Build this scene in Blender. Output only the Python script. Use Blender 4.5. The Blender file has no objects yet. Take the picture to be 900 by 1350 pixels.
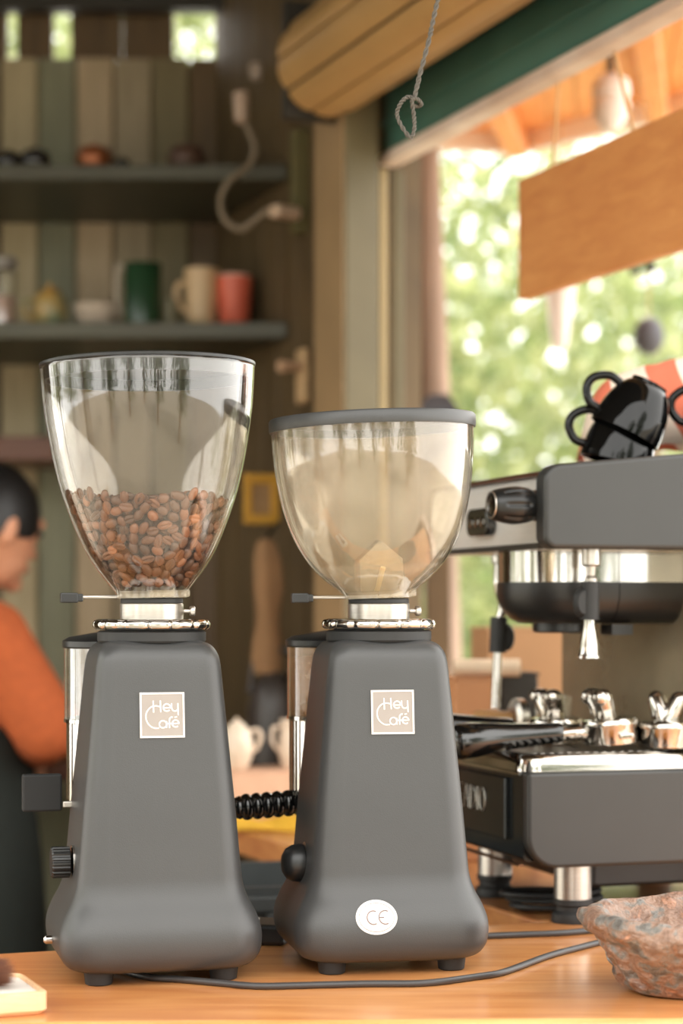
import bpy, bmesh, math, random
import numpy as np
from mathutils import Vector, Matrix, noise
random.seed(7)
rng = np.random.default_rng(7)
S = bpy.context.scene
COL = S.collection
R = math.radians
PI = math.pi

# ------------------------------------------------------------------ camera, world, sun, exposure
HC, FPX, HOR = 0.346, 2700.0, 800.0          # eye height above the counter top (z=0), focal length in pixels, horizon row
cam_d = bpy.data.cameras.new('camera'); cam = bpy.data.objects.new('camera', cam_d); COL.objects.link(cam)
cam.location = (0, 0, HC); cam.rotation_euler = (R(90), 0, 0)
cam_d.sensor_fit = 'VERTICAL'; cam_d.sensor_height = 36; cam_d.sensor_width = 24
cam_d.lens = FPX / 1350 * 36
cam_d.shift_y = (HOR - 675) / 1350
cam_d.dof.use_dof = True; cam_d.dof.focus_distance = 1.93; cam_d.dof.aperture_fstop = 3.6
cam_d.clip_start = 0.05; cam_d.clip_end = 200
S.camera = cam
S.view_settings.view_transform = 'Standard'; S.view_settings.look = 'None'; S.view_settings.gamma = 1
S.view_settings.use_curve_mapping = False
S.view_settings.exposure = 2.08
try:
    S.cycles.max_bounces = 12; S.cycles.diffuse_bounces = 5; S.cycles.glossy_bounces = 5
    S.cycles.transparent_max_bounces = 24; S.cycles.sample_clamp_indirect = 6
    S.cycles.caustics_reflective = False; S.cycles.caustics_refractive = False
except Exception: pass
W = bpy.data.worlds.new('sky'); S.world = W; W.use_nodes = True
wn = W.node_tree.nodes; wl = W.node_tree.links
bg = wn['Background']
tc = wn.new('ShaderNodeTexCoord'); nz = wn.new('ShaderNodeTexNoise'); nz.inputs['Scale'].default_value = 3
rp = wn.new('ShaderNodeValToRGB'); rp.color_ramp.elements[0].color = (0.80, 0.80, 0.78, 1); rp.color_ramp.elements[1].color = (1.0, 0.97, 0.91, 1)
wl.new(tc.outputs['Generated'], nz.inputs['Vector']); wl.new(nz.outputs['Fac'], rp.inputs['Fac']); wl.new(rp.outputs['Color'], bg.inputs['Color'])
bg.inputs['Strength'].default_value = 1.25
sun_d = bpy.data.lights.new('sun', 'SUN'); sun_d.energy = 1.5; sun_d.angle = R(12); sun_d.color = (1, 0.93, 0.80)
sun = bpy.data.objects.new('sun', sun_d); COL.objects.link(sun)
sun.rotation_euler = Vector((-0.22, -0.75, -1.25)).to_track_quat('-Z', 'Y').to_euler()   # high, from beyond the trees outside the window

def P(px, py, D):
    return Vector(((px - 450) / FPX * D, D, HC + (HOR - py) / FPX * D))

# ------------------------------------------------------------------ materials
def lin(c):
    f = lambda v: (v / 12.92 if v <= 0.04045 else ((v + 0.055) / 1.055) ** 2.4)
    return tuple(f(x / 255) for x in c) + (1,)
def newmat(name):
    m = bpy.data.materials.new(name); m.use_nodes = True
    nt = m.node_tree; return m, nt, nt.nodes['Principled BSDF']
def pm(name, c, rough=0.5, metal=0.0, var=0.12, scale=30, bump=0.0, stretch=(1, 1, 1), coat=0.0, c2=None, spec=None, rvar=0.0, detail=3, bscale=None):
    m, nt, b = newmat(name); N, L = nt.nodes, nt.links
    a = lin(c); d = lin(c2) if c2 else tuple(x * (1 - var) for x in a[:3]) + (1,)
    t = N.new('ShaderNodeTexCoord'); mp = N.new('ShaderNodeMapping'); mp.inputs['Scale'].default_value = stretch
    n = N.new('ShaderNodeTexNoise'); n.inputs['Scale'].default_value = scale; n.inputs['Detail'].default_value = detail
    L.new(t.outputs['Object'], mp.inputs['Vector']); L.new(mp.outputs['Vector'], n.inputs['Vector'])
    r = N.new('ShaderNodeValToRGB'); r.color_ramp.elements[0].position = 0.32; r.color_ramp.elements[1].position = 0.68
    r.color_ramp.elements[0].color = d; r.color_ramp.elements[1].color = a
    L.new(n.outputs['Fac'], r.inputs['Fac']); L.new(r.outputs['Color'], b.inputs['Base Color'])
    b.inputs['Roughness'].default_value = rough; b.inputs['Metallic'].default_value = metal
    if coat: b.inputs['Coat Weight'].default_value = coat; b.inputs['Coat Roughness'].default_value = 0.12
    if spec is not None: b.inputs['Specular IOR Level'].default_value = spec
    if rvar:
        mr = N.new('ShaderNodeMapRange'); mr.inputs['To Min'].default_value = max(0, rough - rvar); mr.inputs['To Max'].default_value = rough + rvar
        L.new(n.outputs['Fac'], mr.inputs['Value']); L.new(mr.outputs['Result'], b.inputs['Roughness'])
    if bump:
        n2 = N.new('ShaderNodeTexNoise'); n2.inputs['Scale'].default_value = bscale or scale * 6; n2.inputs['Detail'].default_value = 4
        L.new(mp.outputs['Vector'], n2.inputs['Vector'])
        bp = N.new('ShaderNodeBump'); bp.inputs['Strength'].default_value = bump; bp.inputs['Distance'].default_value = 0.002
        L.new(n2.outputs['Fac'], bp.inputs['Height']); L.new(bp.outputs['Normal'], b.inputs['Normal'])
    return m
def wood(name, c1, c2, scale=8, stretch=(1, 12, 12), rough=0.45, coat=0.0, rot=0.0, c3=None):
    m, nt, b = newmat(name); N, L = nt.nodes, nt.links
    t = N.new('ShaderNodeTexCoord'); mp = N.new('ShaderNodeMapping'); mp.inputs['Scale'].default_value = stretch; mp.inputs['Rotation'].default_value = (0, 0, rot)
    n = N.new('ShaderNodeTexNoise'); n.inputs['Scale'].default_value = scale; n.inputs['Detail'].default_value = 6; n.inputs['Distortion'].default_value = 0.7
    n2 = N.new('ShaderNodeTexNoise'); n2.inputs['Scale'].default_value = scale * 0.35; n2.inputs['Detail'].default_value = 2
    ad = N.new('ShaderNodeMath'); ad.operation = 'ADD'
    ml = N.new('ShaderNodeMath'); ml.operation = 'MULTIPLY'; ml.inputs[1].default_value = 0.5
    L.new(t.outputs['Object'], mp.inputs['Vector']); L.new(mp.outputs['Vector'], n.inputs['Vector']); L.new(t.outputs['Object'], n2.inputs['Vector'])
    L.new(n.outputs['Fac'], ad.inputs[0]); L.new(n2.outputs['Fac'], ad.inputs[1]); L.new(ad.outputs[0], ml.inputs[0])
    r = N.new('ShaderNodeValToRGB'); e = r.color_ramp.elements
    e[0].position = 0.36; e[0].color = lin(c2); e[1].position = 0.62; e[1].color = lin(c1)
    if c3: k = e.new(0.5); k.color = lin(c3)
    L.new(ml.outputs[0], r.inputs['Fac']); L.new(r.outputs['Color'], b.inputs['Base Color'])
    b.inputs['Roughness'].default_value = rough
    if coat: b.inputs['Coat Weight'].default_value = coat; b.inputs['Coat Roughness'].default_value = 0.15
    bp = N.new('ShaderNodeBump'); bp.inputs['Strength'].default_value = 0.12; bp.inputs['Distance'].default_value = 0.002
    L.new(n.outputs['Fac'], bp.inputs['Height']); L.new(bp.outputs['Normal'], b.inputs['Normal'])
    return m
def clear(name, tint=(1, 1, 1), haze=0.02, hcol=(220, 205, 180), hz2=None, zlo=None, zhi=None, rough=0.03, base=0.04):
    """thin clear plastic: schlick reflection over transparency with a film of dust; zlo/zhi: denser residue below zlo (object z)"""
    m = bpy.data.materials.new(name); m.use_nodes = True; nt = m.node_tree; N, L = nt.nodes, nt.links
    N.remove(N['Principled BSDF']); out = N['Material Output']
    tr = N.new('ShaderNodeBsdfTransparent'); tr.inputs['Color'].default_value = (*tint, 1)
    gl = N.new('ShaderNodeBsdfGlossy'); gl.inputs['Roughness'].default_value = rough
    df = N.new('ShaderNodeBsdfDiffuse'); df.inputs['Color'].default_value = lin(hcol)
    tl = N.new('ShaderNodeBsdfTranslucent'); tl.inputs['Color'].default_value = lin(hcol)
    hm = N.new('ShaderNodeMixShader'); hm.inputs[0].default_value = 0.5; L.new(df.outputs[0], hm.inputs[1]); L.new(tl.outputs[0], hm.inputs[2])
    t = N.new('ShaderNodeTexCoord'); n = N.new('ShaderNodeTexNoise'); n.inputs['Scale'].default_value = 22; n.inputs['Detail'].default_value = 5
    L.new(t.outputs['Object'], n.inputs['Vector'])
    mr = N.new('ShaderNodeMapRange'); mr.inputs['From Min'].default_value = 0.3; mr.inputs['From Max'].default_value = 0.75
    mr.inputs['To Min'].default_value = haze * 0.5; mr.inputs['To Max'].default_value = haze * 1.5
    L.new(n.outputs['Fac'], mr.inputs['Value']); hz = mr.outputs['Result']
    if hz2 is not None:
        sx = N.new('ShaderNodeSeparateXYZ'); L.new(t.outputs['Object'], sx.inputs[0])
        m2 = N.new('ShaderNodeMapRange'); m2.inputs['From Min'].default_value = zhi; m2.inputs['From Max'].default_value = zlo
        m2.inputs['To Min'].default_value = 0; m2.inputs['To Max'].default_value = hz2
        L.new(sx.outputs['Z'], m2.inputs['Value'])
        ad = N.new('ShaderNodeMath'); ad.operation = 'ADD'; L.new(hz, ad.inputs[0]); L.new(m2.outputs['Result'], ad.inputs[1]); hz = ad.outputs[0]
    mx = N.new('ShaderNodeMixShader'); L.new(hz, mx.inputs[0]); L.new(tr.outputs[0], mx.inputs[1]); L.new(hm.outputs[0], mx.inputs[2])
    lw = N.new('ShaderNodeLayerWeight'); lw.inputs['Blend'].default_value = 0.5
    pw = N.new('ShaderNodeMath'); pw.operation = 'POWER'; pw.inputs[1].default_value = 3.0; L.new(lw.outputs['Facing'], pw.inputs[0])
    ma = N.new('ShaderNodeMath'); ma.operation = 'MULTIPLY_ADD'; ma.inputs[1].default_value = 0.9; ma.inputs[2].default_value = base; L.new(pw.outputs[0], ma.inputs[0])
    m3 = N.new('ShaderNodeMixShader'); L.new(ma.outputs[0], m3.inputs[0]); L.new(mx.outputs[0], m3.inputs[1]); L.new(gl.outputs[0], m3.inputs[2])
    L.new(m3.outputs[0], out.inputs['Surface'])
    return m
def island_mat(name, cols, rough=0.5, per_object=False, translucent=0.0):
    m, nt, b = newmat(name); N, L = nt.nodes, nt.links
    if per_object: s = N.new('ShaderNodeObjectInfo').outputs['Random']
    else: s = N.new('ShaderNodeNewGeometry').outputs['Random Per Island']
    r = N.new('ShaderNodeValToRGB'); e = r.color_ramp.elements
    e[0].color = lin(cols[0]); e[1].color = lin(cols[-1])
    for i, c in enumerate(cols[1:-1]): k = e.new((i + 1) / (len(cols) - 1)); k.color = lin(c)
    L.new(s, r.inputs['Fac']); L.new(r.outputs['Color'], b.inputs['Base Color']); b.inputs['Roughness'].default_value = rough
    if translucent:
        tl = N.new('ShaderNodeBsdfTranslucent'); L.new(r.outputs['Color'], tl.inputs['Color'])
        mx = N.new('ShaderNodeMixShader'); mx.inputs[0].default_value = translucent
        L.new(b.outputs[0], mx.inputs[1]); L.new(tl.outputs[0], mx.inputs[2]); L.new(mx.outputs[0], N['Material Output'].inputs['Surface'])
    return m
M = {}
M['grinder'] = pm('charcoal_powder_coat', (60, 60, 60), 0.40, 0, 0.10, 9, bump=0.10, bscale=900, spec=0.55)
M['black'] = pm('black_plastic', (30, 30, 30), 0.34, 0, 0.25, 40)
M['blackgloss'] = pm('gloss_black', (14, 14, 14), 0.10, 0, 0.2, 30, coat=0.6)
M['rubber'] = pm('black_rubber', (34, 34, 34), 0.6, 0, 0.2, 60)
M['chrome'] = pm('chrome', (196, 191, 184), 0.10, 1, 0.06, 25, rvar=0.05)
M['steel'] = pm('brushed_aluminium', (196, 190, 182), 0.34, 1, 0.10, 60, stretch=(1, 1, 14), rvar=0.08)
M['hopper'] = clear('clear_polycarbonate', (0.985, 0.975, 0.955), 0.014, (228, 220, 205), base=0.06)
M['hopper_cloudy'] = clear('cloudy_polycarbonate', (0.97, 0.94, 0.88), 0.13, (240, 228, 208), 0.10, 0.385, 0.388, rough=0.05, base=0.07)
M['tinted'] = clear('coffee_stained_plastic', (0.95, 0.88, 0.78), 0.40, (205, 170, 135), rough=0.08)
M['insert'] = clear('clear_insert', (0.97, 0.94, 0.88), 0.34, (246, 232, 206), rough=0.08)
M['glass'] = clear('clear_glass', (0.97, 0.97, 0.95), 0.02, base=0.07)
M['plaque'] = pm('pinkish_grey_plate', (150, 141, 134), 0.4, 0, 0.06, 40)
M['white'] = pm('white_print', (226, 220, 214), 0.45, 0, 0.03, 40)
M['pinkgrey'] = pm('pale_grey_print', (130, 112, 108), 0.5)
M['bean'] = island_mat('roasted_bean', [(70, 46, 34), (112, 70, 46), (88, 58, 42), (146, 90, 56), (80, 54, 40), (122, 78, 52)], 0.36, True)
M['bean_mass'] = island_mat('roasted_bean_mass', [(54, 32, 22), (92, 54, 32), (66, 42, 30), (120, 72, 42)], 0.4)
M['counter'] = wood('varnished_counter_wood', (228, 164, 106), (196, 122, 70), 5, (1.2, 10, 10), 0.30, 0.5, R(-4), (214, 146, 88))
M['counter2'] = wood('varnished_return_wood', (205, 145, 88), (168, 104, 60), 5, (10, 1.2, 10), 0.36, 0.3)
M['machine'] = pm('grey_powder_coat', (51, 51, 50), 0.42, 0, 0.08, 12, bump=0.08, bscale=1200)
M['blackplate'] = pm('polished_dark_plate', (40, 44, 46), 0.16, 0.4, 0.3, 14)
M['satin'] = pm('satin_steel', (238, 234, 228), 0.30, 0.45, 0.05, 30, stretch=(1, 1, 10))
M['splash'] = pm('satin_splash', (186, 174, 148), 0.22, 0.7, 0.15, 20)
M['bronze'] = pm('brown_trim_metal', (120, 88, 66), 0.3, 0.8)
M['cork'] = wood('tamper_wood', (205, 160, 104), (170, 120, 72), 30)

# ------------------------------------------------------------------ mesh helpers
def frame(d):
    d = Vector(d).normalized(); u = d.cross(Vector((0, 0, 1)))
    if u.length < 1e-3: u = d.cross(Vector((0, 1, 0)))
    u.normalize(); return u, d.cross(u).normalized()
def cat(pts, n=6):
    """catmull-rom through points"""
    pts = [Vector(p) for p in pts]; q = [2 * pts[0] - pts[1]] + pts + [2 * pts[-1] - pts[-2]]; out = []
    for i in range(1, len(q) - 2):
        for k in range(n):
            t = k / n; a, b, c, d = q[i - 1], q[i], q[i + 1], q[i + 2]
            out.append(0.5 * (2 * b + (c - a) * t + (2 * a - 5 * b + 4 * c - d) * t * t + (3 * b - a - 3 * c + d) * t ** 3))
    out.append(pts[-1]); return out
class MB:
    def __init__(s): s.v = []; s.f = []
    def add(s, vs, fs, M4=None):
        o = len(s.v)
        s.v += [tuple(M4 @ Vector(p)) if M4 is not None else tuple(p) for p in vs]
        s.f += [tuple(i + o for i in f) for f in fs]; return s
    def box(s, c, d, rz=0, M4=None):
        x, y, z = (k / 2 for k in d); T = Matrix.Translation(c) @ Matrix.Rotation(rz, 4, 'Z')
        if M4 is not None: T = M4 @ T
        return s.add([(-x, -y, -z), (x, -y, -z), (x, y, -z), (-x, y, -z), (-x, -y, z), (x, -y, z), (x, y, z), (-x, y, z)],
                     [(0, 3, 2, 1), (4, 5, 6, 7), (0, 1, 5, 4), (1, 2, 6, 5), (2, 3, 7, 6), (3, 0, 4, 7)], T)
    def rings(s, rr, cap0=True, cap1=True, close=True, M4=None):
        n = len(rr[0]); vs = [p for r in rr for p in r]; fs = []
        for i in range(len(rr) - 1):
            for k in range(n if close else n - 1):
                a, b = i * n + k, i * n + (k + 1) % n
                fs.append((a, b, b + n, a + n))
        if cap0: fs.append(tuple(range(n - 1, -1, -1)))
        if cap1: fs.append(tuple((len(rr) - 1) * n + k for k in range(n)))
        return s.add(vs, fs, M4)
    def lathe(s, prof, n=32, M4=None, cap0=True, cap1=True, mod=None):
        rr = []
        for r, z in prof:
            rr.append([((r * (mod(2 * PI * k / n, z) if mod else 1)) * math.cos(2 * PI * k / n), (r * (mod(2 * PI * k / n, z) if mod else 1)) * math.sin(2 * PI * k / n), z) for k in range(n)])
        return s.rings(rr, cap0 and prof[0][0] > 1e-6, cap1 and prof[-1][0] > 1e-6, True, M4)
    def tube(s, pts, r, n=10, M4=None, caps=True):
        pts = [Vector(p) for p in pts]; rad = r if hasattr(r, '__len__') else [r] * len(pts); rr = []; u = None
        for i, p in enumerate(pts):
            d = (pts[min(i + 1, len(pts) - 1)] - pts[max(i - 1, 0)]).normalized()
            if u is None: u, w = frame(d)
            else:
                u = (u - d * u.dot(d)).normalized(); w = d.cross(u)
            rr.append([p + (u * math.cos(2 * PI * k / n) + w * math.sin(2 * PI * k / n)) * rad[i] for k in range(n)])
        return s.rings(rr, caps, caps, True, M4)
    def capsule(s, a, b, ra, rb, n=14):
        a, b = Vector(a), Vector(b); d = (b - a).normalized(); pts = []; rad = []
        for k in range(5): t = PI / 2 * (k / 4); pts.append(a - d * ra * math.cos(t)); rad.append(max(ra * math.sin(t), 1e-4))
        for k in range(5): t = PI / 2 * (k / 4); pts.append(b + d * rb * math.sin(t)); rad.append(max(rb * math.cos(t), 1e-4))
        return s.tube(pts, rad, n)
    def ellipsoid(s, c, r, M4=None, nu=20, nv=12):
        T = Matrix.Translation(c) @ (M4 if M4 is not None else Matrix()) @ Matrix.Diagonal((*r, 1))
        pr = [(max(math.sin(PI * k / nv), 1e-4), -math.cos(PI * k / nv)) for k in range(nv + 1)]
        return s.lathe(pr, nu, T)
    def prism(s, poly, z0, z1, M4=None):
        n = len(poly)
        return s.rings([[(x, y, z0) for x, y in poly], [(x, y, z1) for x, y in poly]], True, True, True, M4)
    def build(s, name, mat, parent=None, smooth=30, bevel=0.0, seg=2, loc=None, mods=None):
        me = bpy.data.meshes.new(name); me.from_pydata([tuple(p) for p in s.v], [], s.f)
        bm = bmesh.new(); bm.from_mesh(me); bmesh.ops.recalc_face_normals(bm, faces=bm.faces); bm.to_mesh(me); bm.free()
        if smooth:
            me.shade_smooth()
            try: me.set_sharp_from_angle(angle=R(smooth))
            except Exception: pass
        me.materials.append(mat)
        o = bpy.data.objects.new(name, me); COL.objects.link(o)
        if parent is not None: o.parent = parent
        if loc is not None: o.location = loc
        if bevel:
            b = o.modifiers.new('bevel', 'BEVEL'); b.width = bevel; b.segments = seg; b.limit_method = 'ANGLE'; b.angle_limit = R(35)
        return o
def roundrect(a, b, r, n=64, cx=0, cy=0):
    """n points, evenly by angle per corner"""
    out = []; q = n // 4; r = min(r, a - 1e-4, b - 1e-4)
    for c, (sx, sy) in enumerate(((1, 1), (-1, 1), (-1, -1), (1, -1))):
        for k in range(q):
            t = PI / 2 * (c + k / (q - 1)); out.append((cx + sx * (a - r) + r * math.cos(t), cy + sy * (b - r) + r * math.sin(t)))
    return out
def interp(prof, n):
    return [tuple(p) for p in cat([Vector((*p, 0, 0, 0)[:max(3, len(p))]) for p in prof], n)]
def lerp_tab(tab, z):
    z0 = tab[0]
    if z <= z0[0]: return z0[1:]
    for a, b in zip(tab, tab[1:]):
        if z <= b[0]:
            t = (z - a[0]) / (b[0] - a[0]); return tuple(p + (q - p) * t for p, q in zip(a[1:], b[1:]))
    return tab[-1][1:]
def tag(o, label=None, cat_=None, group=None, kind=None):
    if label: o['label'] = label
    if cat_: o['category'] = cat_
    if group: o['group'] = group
    if kind: o['kind'] = kind
    return o
def empty(name, loc, rz=0, label=None, cat_=None, group=None, rot=None):
    o = bpy.data.objects.new(name, None); COL.objects.link(o); o.location = loc; o.empty_display_size = 0.05
    o.rotation_euler = rot if rot else (0, 0, rz)
    return tag(o, label, cat_, group)
def struct(o): o['kind'] = 'structure'; return o
def RX(a): return Matrix.Rotation(a, 4, 'X')
def RY(a): return Matrix.Rotation(a, 4, 'Y')
def RZ(a): return Matrix.Rotation(a, 4, 'Z')
def T(*p): return Matrix.Translation(p)

# ------------------------------------------------------------------ setting
FL = -0.92
YAW = R(21); U = Vector((-math.sin(YAW), math.cos(YAW), 0)); V = Vector((math.cos(YAW), math.sin(YAW), 0))   # along and across the window wall
W0 = Vector((0.093, 3.6, 0))          # foot of the window's far jamb; the wall line runs along U
def wall(t, out=0.0, z=0.0): return W0 - U * t + V * out + Vector((0, 0, z))     # t metres towards the front
M['floor'] = pm('worn_concrete', (138, 120, 96), 0.7, 0, 0.3, 5, bump=0.2)
M['ceil'] = wood('dark_ceiling_boards', (70, 56, 42), (46, 38, 30), 4)
M['gravel'] = pm('pale_gravel', (176, 166, 150), 0.9, 0, 0.35, 14, bump=0.6)
M['plank_cream'] = wood('cream_painted_plank', (200, 182, 144), (170, 152, 116), 6, (10, 10, 1), 0.6)
M['plank_olive'] = wood('olive_painted_plank', (136, 122, 88), (112, 100, 70), 6, (10, 10, 1), 0.6)
M['plank_brown'] = wood('brown_plank', (112, 88, 58), (80, 62, 42), 6, (10, 10, 1), 0.6)
M['shelf'] = wood('dark_green_shelf', (84, 82, 64), (68, 66, 52), 6)
M['shelf_brown'] = wood('red_brown_shelf', (108, 66, 44), (80, 48, 32), 6)
M['darkmetal'] = pm('dark_metal', (58, 54, 48), 0.5, 0.3)
M['wall_brown'] = wood('brown_side_boards', (108, 88, 58), (82, 66, 44), 4, (6, 6, 1), 0.65)
M['col_beige'] = pm('beige_steel_column', (160, 132, 96), 0.5, 0, 0.18, 6, bump=0.05)
M['col_olive'] = pm('olive_frame_paint', (108, 98, 70), 0.5, 0, 0.15, 8)
M['jamb_light'] = pm('pale_jamb_paint', (178, 158, 116), 0.5, 0, 0.12, 8)
M['green_beam'] = pm('dark_green_beam_paint', (66, 108, 96), 0.42, 0, 0.25, 5, bump=0.08)
M['white_trim'] = pm('weathered_white_wood', (236, 220, 206), 0.6, 0, 0.3, 6, c2=(200, 174, 156))
M['roller'] = pm('tan_shutter_slat', (190, 150, 96), 0.42, 0.1, 0.16, 6)

MB().box((0, -4, FL - 0.05), (26, 30, 0.1)).build('ground', M['gravel'], smooth=0)['kind'] = 'structure'
f = MB().prism([(-2.3, 1.75), (0.9, 1.75), tuple(wall(-1.05)[:2]), (-2.3, 4.6)], FL, FL + 0.02).build('floor', M['floor'], smooth=0); struct(f)
cp = [(-2.3, 1.05), (1.2, 1.05), tuple(wall(2.25, 0.05)[:2]), tuple(wall(-1.05, 0.05)[:2]), (-2.3, 4.6)]
struct(MB().prism(cp, 1.70, 1.76).build('ceiling', M['ceil'], smooth=0))
# back wall: vertical planks, clerestory with gaps at the top
wb = MB().box((-1.1, 4.62, 0.30), (2.5, 0.02, 2.46)).build('wall_back', M['plank_brown'], smooth=0); struct(wb)
DW = 4.55; BW = 0.084
k = 0; x = -2.27
M['plank_grey'] = wood('grey_green_plank', (146, 144, 116), (124, 122, 98), 6, (10, 10, 1), 0.6); M['plank_pink'] = wood('pink_beige_plank', (204, 180, 146), (174, 152, 120), 6, (10, 10, 1), 0.6); M['plank_dull'] = wood('dull_tan_plank', (176, 158, 128), (150, 134, 106), 6, (10, 10, 1), 0.6)
PSEQ = ['plank_cream', 'plank_grey', 'plank_pink', 'plank_dull', 'plank_olive', 'plank_brown']
while x < 0.0:
    z1 = P(0, 76, DW).z
    d = random.uniform(0, 0.006)
    mt = M[PSEQ[k % 6]]
    if x > -0.30: mt = M['plank_brown']
    w = BW - 0.004
    MB().box((x + BW / 2, DW + 0.02 - d, (FL + z1) / 2), (w, 0.03, z1 - FL)).build('plank', mt, wb, smooth=0, bevel=0.003, seg=1)
    x += BW; k += 1
# clerestory planks leave gaps to the trees outside
gaps = [(-500, -470), (-300, -280), (-160, -120), (9, 21), (70, 92), (229, 289)]
edges = [-900] + [e for g in gaps for e in g] + [440]
z0, z1 = P(0, 80, DW).z, 1.70
for i in range(0, len(edges), 2):
    xa, xb = P(edges[i], 0, DW).x, P(edges[i + 1], 0, DW).x
    nn = max(1, round((xb - xa) / 0.11))
    for q in range(nn):
        a = xa + (xb - xa) * q / nn; b = xa + (xb - xa) * (q + 1) / nn
        MB().box(((a + b) / 2, DW + 0.02, (z0 + z1) / 2), (b - a - 0.003, 0.025, z1 - z0)).build('upper_plank', M['plank_brown'], wb, smooth=0)
wb.data.clear_geometry(); bmx = bmesh.new(); bmesh.ops.create_cube(bmx, size=1, matrix=T(-1.1, 4.60, (FL + z0) / 2) @ Matrix.Diagonal((2.5, 0.02, z0 - FL, 1))); bmx.to_mesh(wb.data); bmx.free()
a, b = P(-900, 12, DW - 0.1), P(346, 18, DW - 0.1)
r1 = MB().box(((a.x + b.x) / 2, DW - 0.06, 1.668), (b.x - a.x, 0.05, 0.035)).build('trim_1', M['darkmetal'], smooth=0, bevel=0.004); struct(r1)
wl_ = MB().box((-2.32, 3.95, 0.39), (0.04, 1.3, 2.62)).build('wall_left', M['plank_brown'], smooth=0); struct(wl_)
# right wall: far solid stretch, header above the opening, stretch below the counter
def wallbox(t0, t1, z0, z1, out0=0.0, thick=0.06):
    m = MB(); p = [wall(t0, out0), wall(t1, out0), wall(t1, out0 + thick), wall(t0, out0 + thick)]
    return m.prism([(q.x, q.y) for q in p], z0, z1)
wr = wallbox(-1.05, -0.02, FL, 1.70).build('wall_right', M['wall_brown'], smooth=0); struct(wr)
for i in range(9):
    t0 = -1.0 + i * 0.106
    wallbox(t0, t0 + 0.102, FL + 0.01, 1.695, -0.014, 0.014).build('plank', M['wall_brown'], wr, smooth=0, bevel=0.002, seg=1)
wallbox(-0.02, 2.2, 1.24, 1.70, 0.0).build('header_panel', M['wall_brown'], wr, smooth=0)
wallbox(-0.02, 2.2, FL, -0.05, 0.0).build('lower_panel', M['wall_brown'], wr, smooth=0)
# window opening: jamb pieces
w1 = wallbox(-0.02, 2.2, -0.04, 0.012, -0.01, 0.10).build('window_1', M['white_trim'], smooth=0, bevel=0.003); struct(w1)   # the sill
def jamb(pa, pb, D, mat, dep, name):
    a, b = P(pa, 800, D), P(pb, 800, D)
    MB().box(((a.x + b.x) / 2, D + dep / 2, 0.56), (b.x - a.x, dep, 1.115), R(12)).build(name, mat, w1, smooth=0, bevel=0.003)
jamb(497, 509, 3.60, M['jamb_light'], 0.03, 'jamb_strip'); jamb(508, 516, 3.64, M['darkmetal'], 0.02, 'jamb_groove')
jamb(515, 531, 3.62, M['col_olive'], 0.03, 'jamb_board'); jamb(530, 549, 3.64, M['jamb_light'], 0.05, 'outer_jamb')
# steel column
cc = P(455, 800, 3.50); col = MB()
ca = [cc, cc + V * 0.062, cc + V * 0.062 + U * 0.15, cc + U * 0.15]
col.prism([(q.x, q.y) for q in ca], 0, 1.70)
col = col.build('column', M['col_olive'], smooth=0, bevel=0.004); struct(col)
cf = [cc - V * 0.003 + U * 0.004, cc + U * 0.004, cc + U * 0.146, cc - V * 0.003 + U * 0.146]
MB().prism([(q.x, q.y) for q in cf], 0.002, 1.30).build('side_plate', M['col_beige'], col, smooth=0)
# header beam and trim
hb = wallbox(0.02, 2.2, 1.137, 1.245, -0.03, 0.034).build('trim_2', M['green_beam'], smooth=0, bevel=0.008); struct(hb)
wallbox(0.02, 2.2, 1.180, 1.190, -0.036, 0.01).build('bead', M['green_beam'], hb, smooth=0, bevel=0.003)
ht = wallbox(0.0, 2.2, 1.117, 1.136, -0.032, 0.036).build('trim_3', M['white_trim'], smooth=0, bevel=0.003); struct(ht)
# rolled shutter: slats wrapped on a drum
rc0 = P(430, 85, 3.5); rl = 2.0; ax = -U
rs = empty('roller_shutter', rc0, 0, 'tan ribbed metal roller shutter rolled up above the green beam', 'shutter')
Mr = Matrix.Translation((0, 0, 0)) @ ax.to_track_quat('Z', 'Y').to_matrix().to_4x4()
NS = 10; RR = 0.091
MB().lathe([(RR - 0.014, 0.004), (RR - 0.014, rl - 0.004)], 32, Mr).build('drum', M['darkmetal'], rs)
for i in range(NS):
    m = MB(); rr = []
    for z in (0, rl):
        ring = []
        for kk in range(7):
            t = 2 * PI * (i + 0.04 + 0.92 * kk / 6) / NS; q = kk / 6; h = RR + 0.0035 * math.sin(PI * q) ** 0.6 - 0.004
            ring.append((h * math.cos(t), h * math.sin(t), z))
        for kk in range(6, -1, -1):
            t = 2 * PI * (i + 0.04 + 0.92 * kk / 6) / NS; ring.append(((RR - 0.012) * math.cos(t), (RR - 0.012) * math.sin(t), z))
        rr.append(ring)
    m.rings(rr, M4=Mr).build('slat', M['roller'], rs, smooth=40)
# support bracket of the roller at the column
MB().box(P(432, 85, 3.53), (0.16, 0.02, 0.2), YAW).build('end_bracket', M['darkmetal'], None, smooth=0)
ob = bpy.data.objects['end_bracket']; ob.parent = rs; ob.location = -rc0
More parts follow.
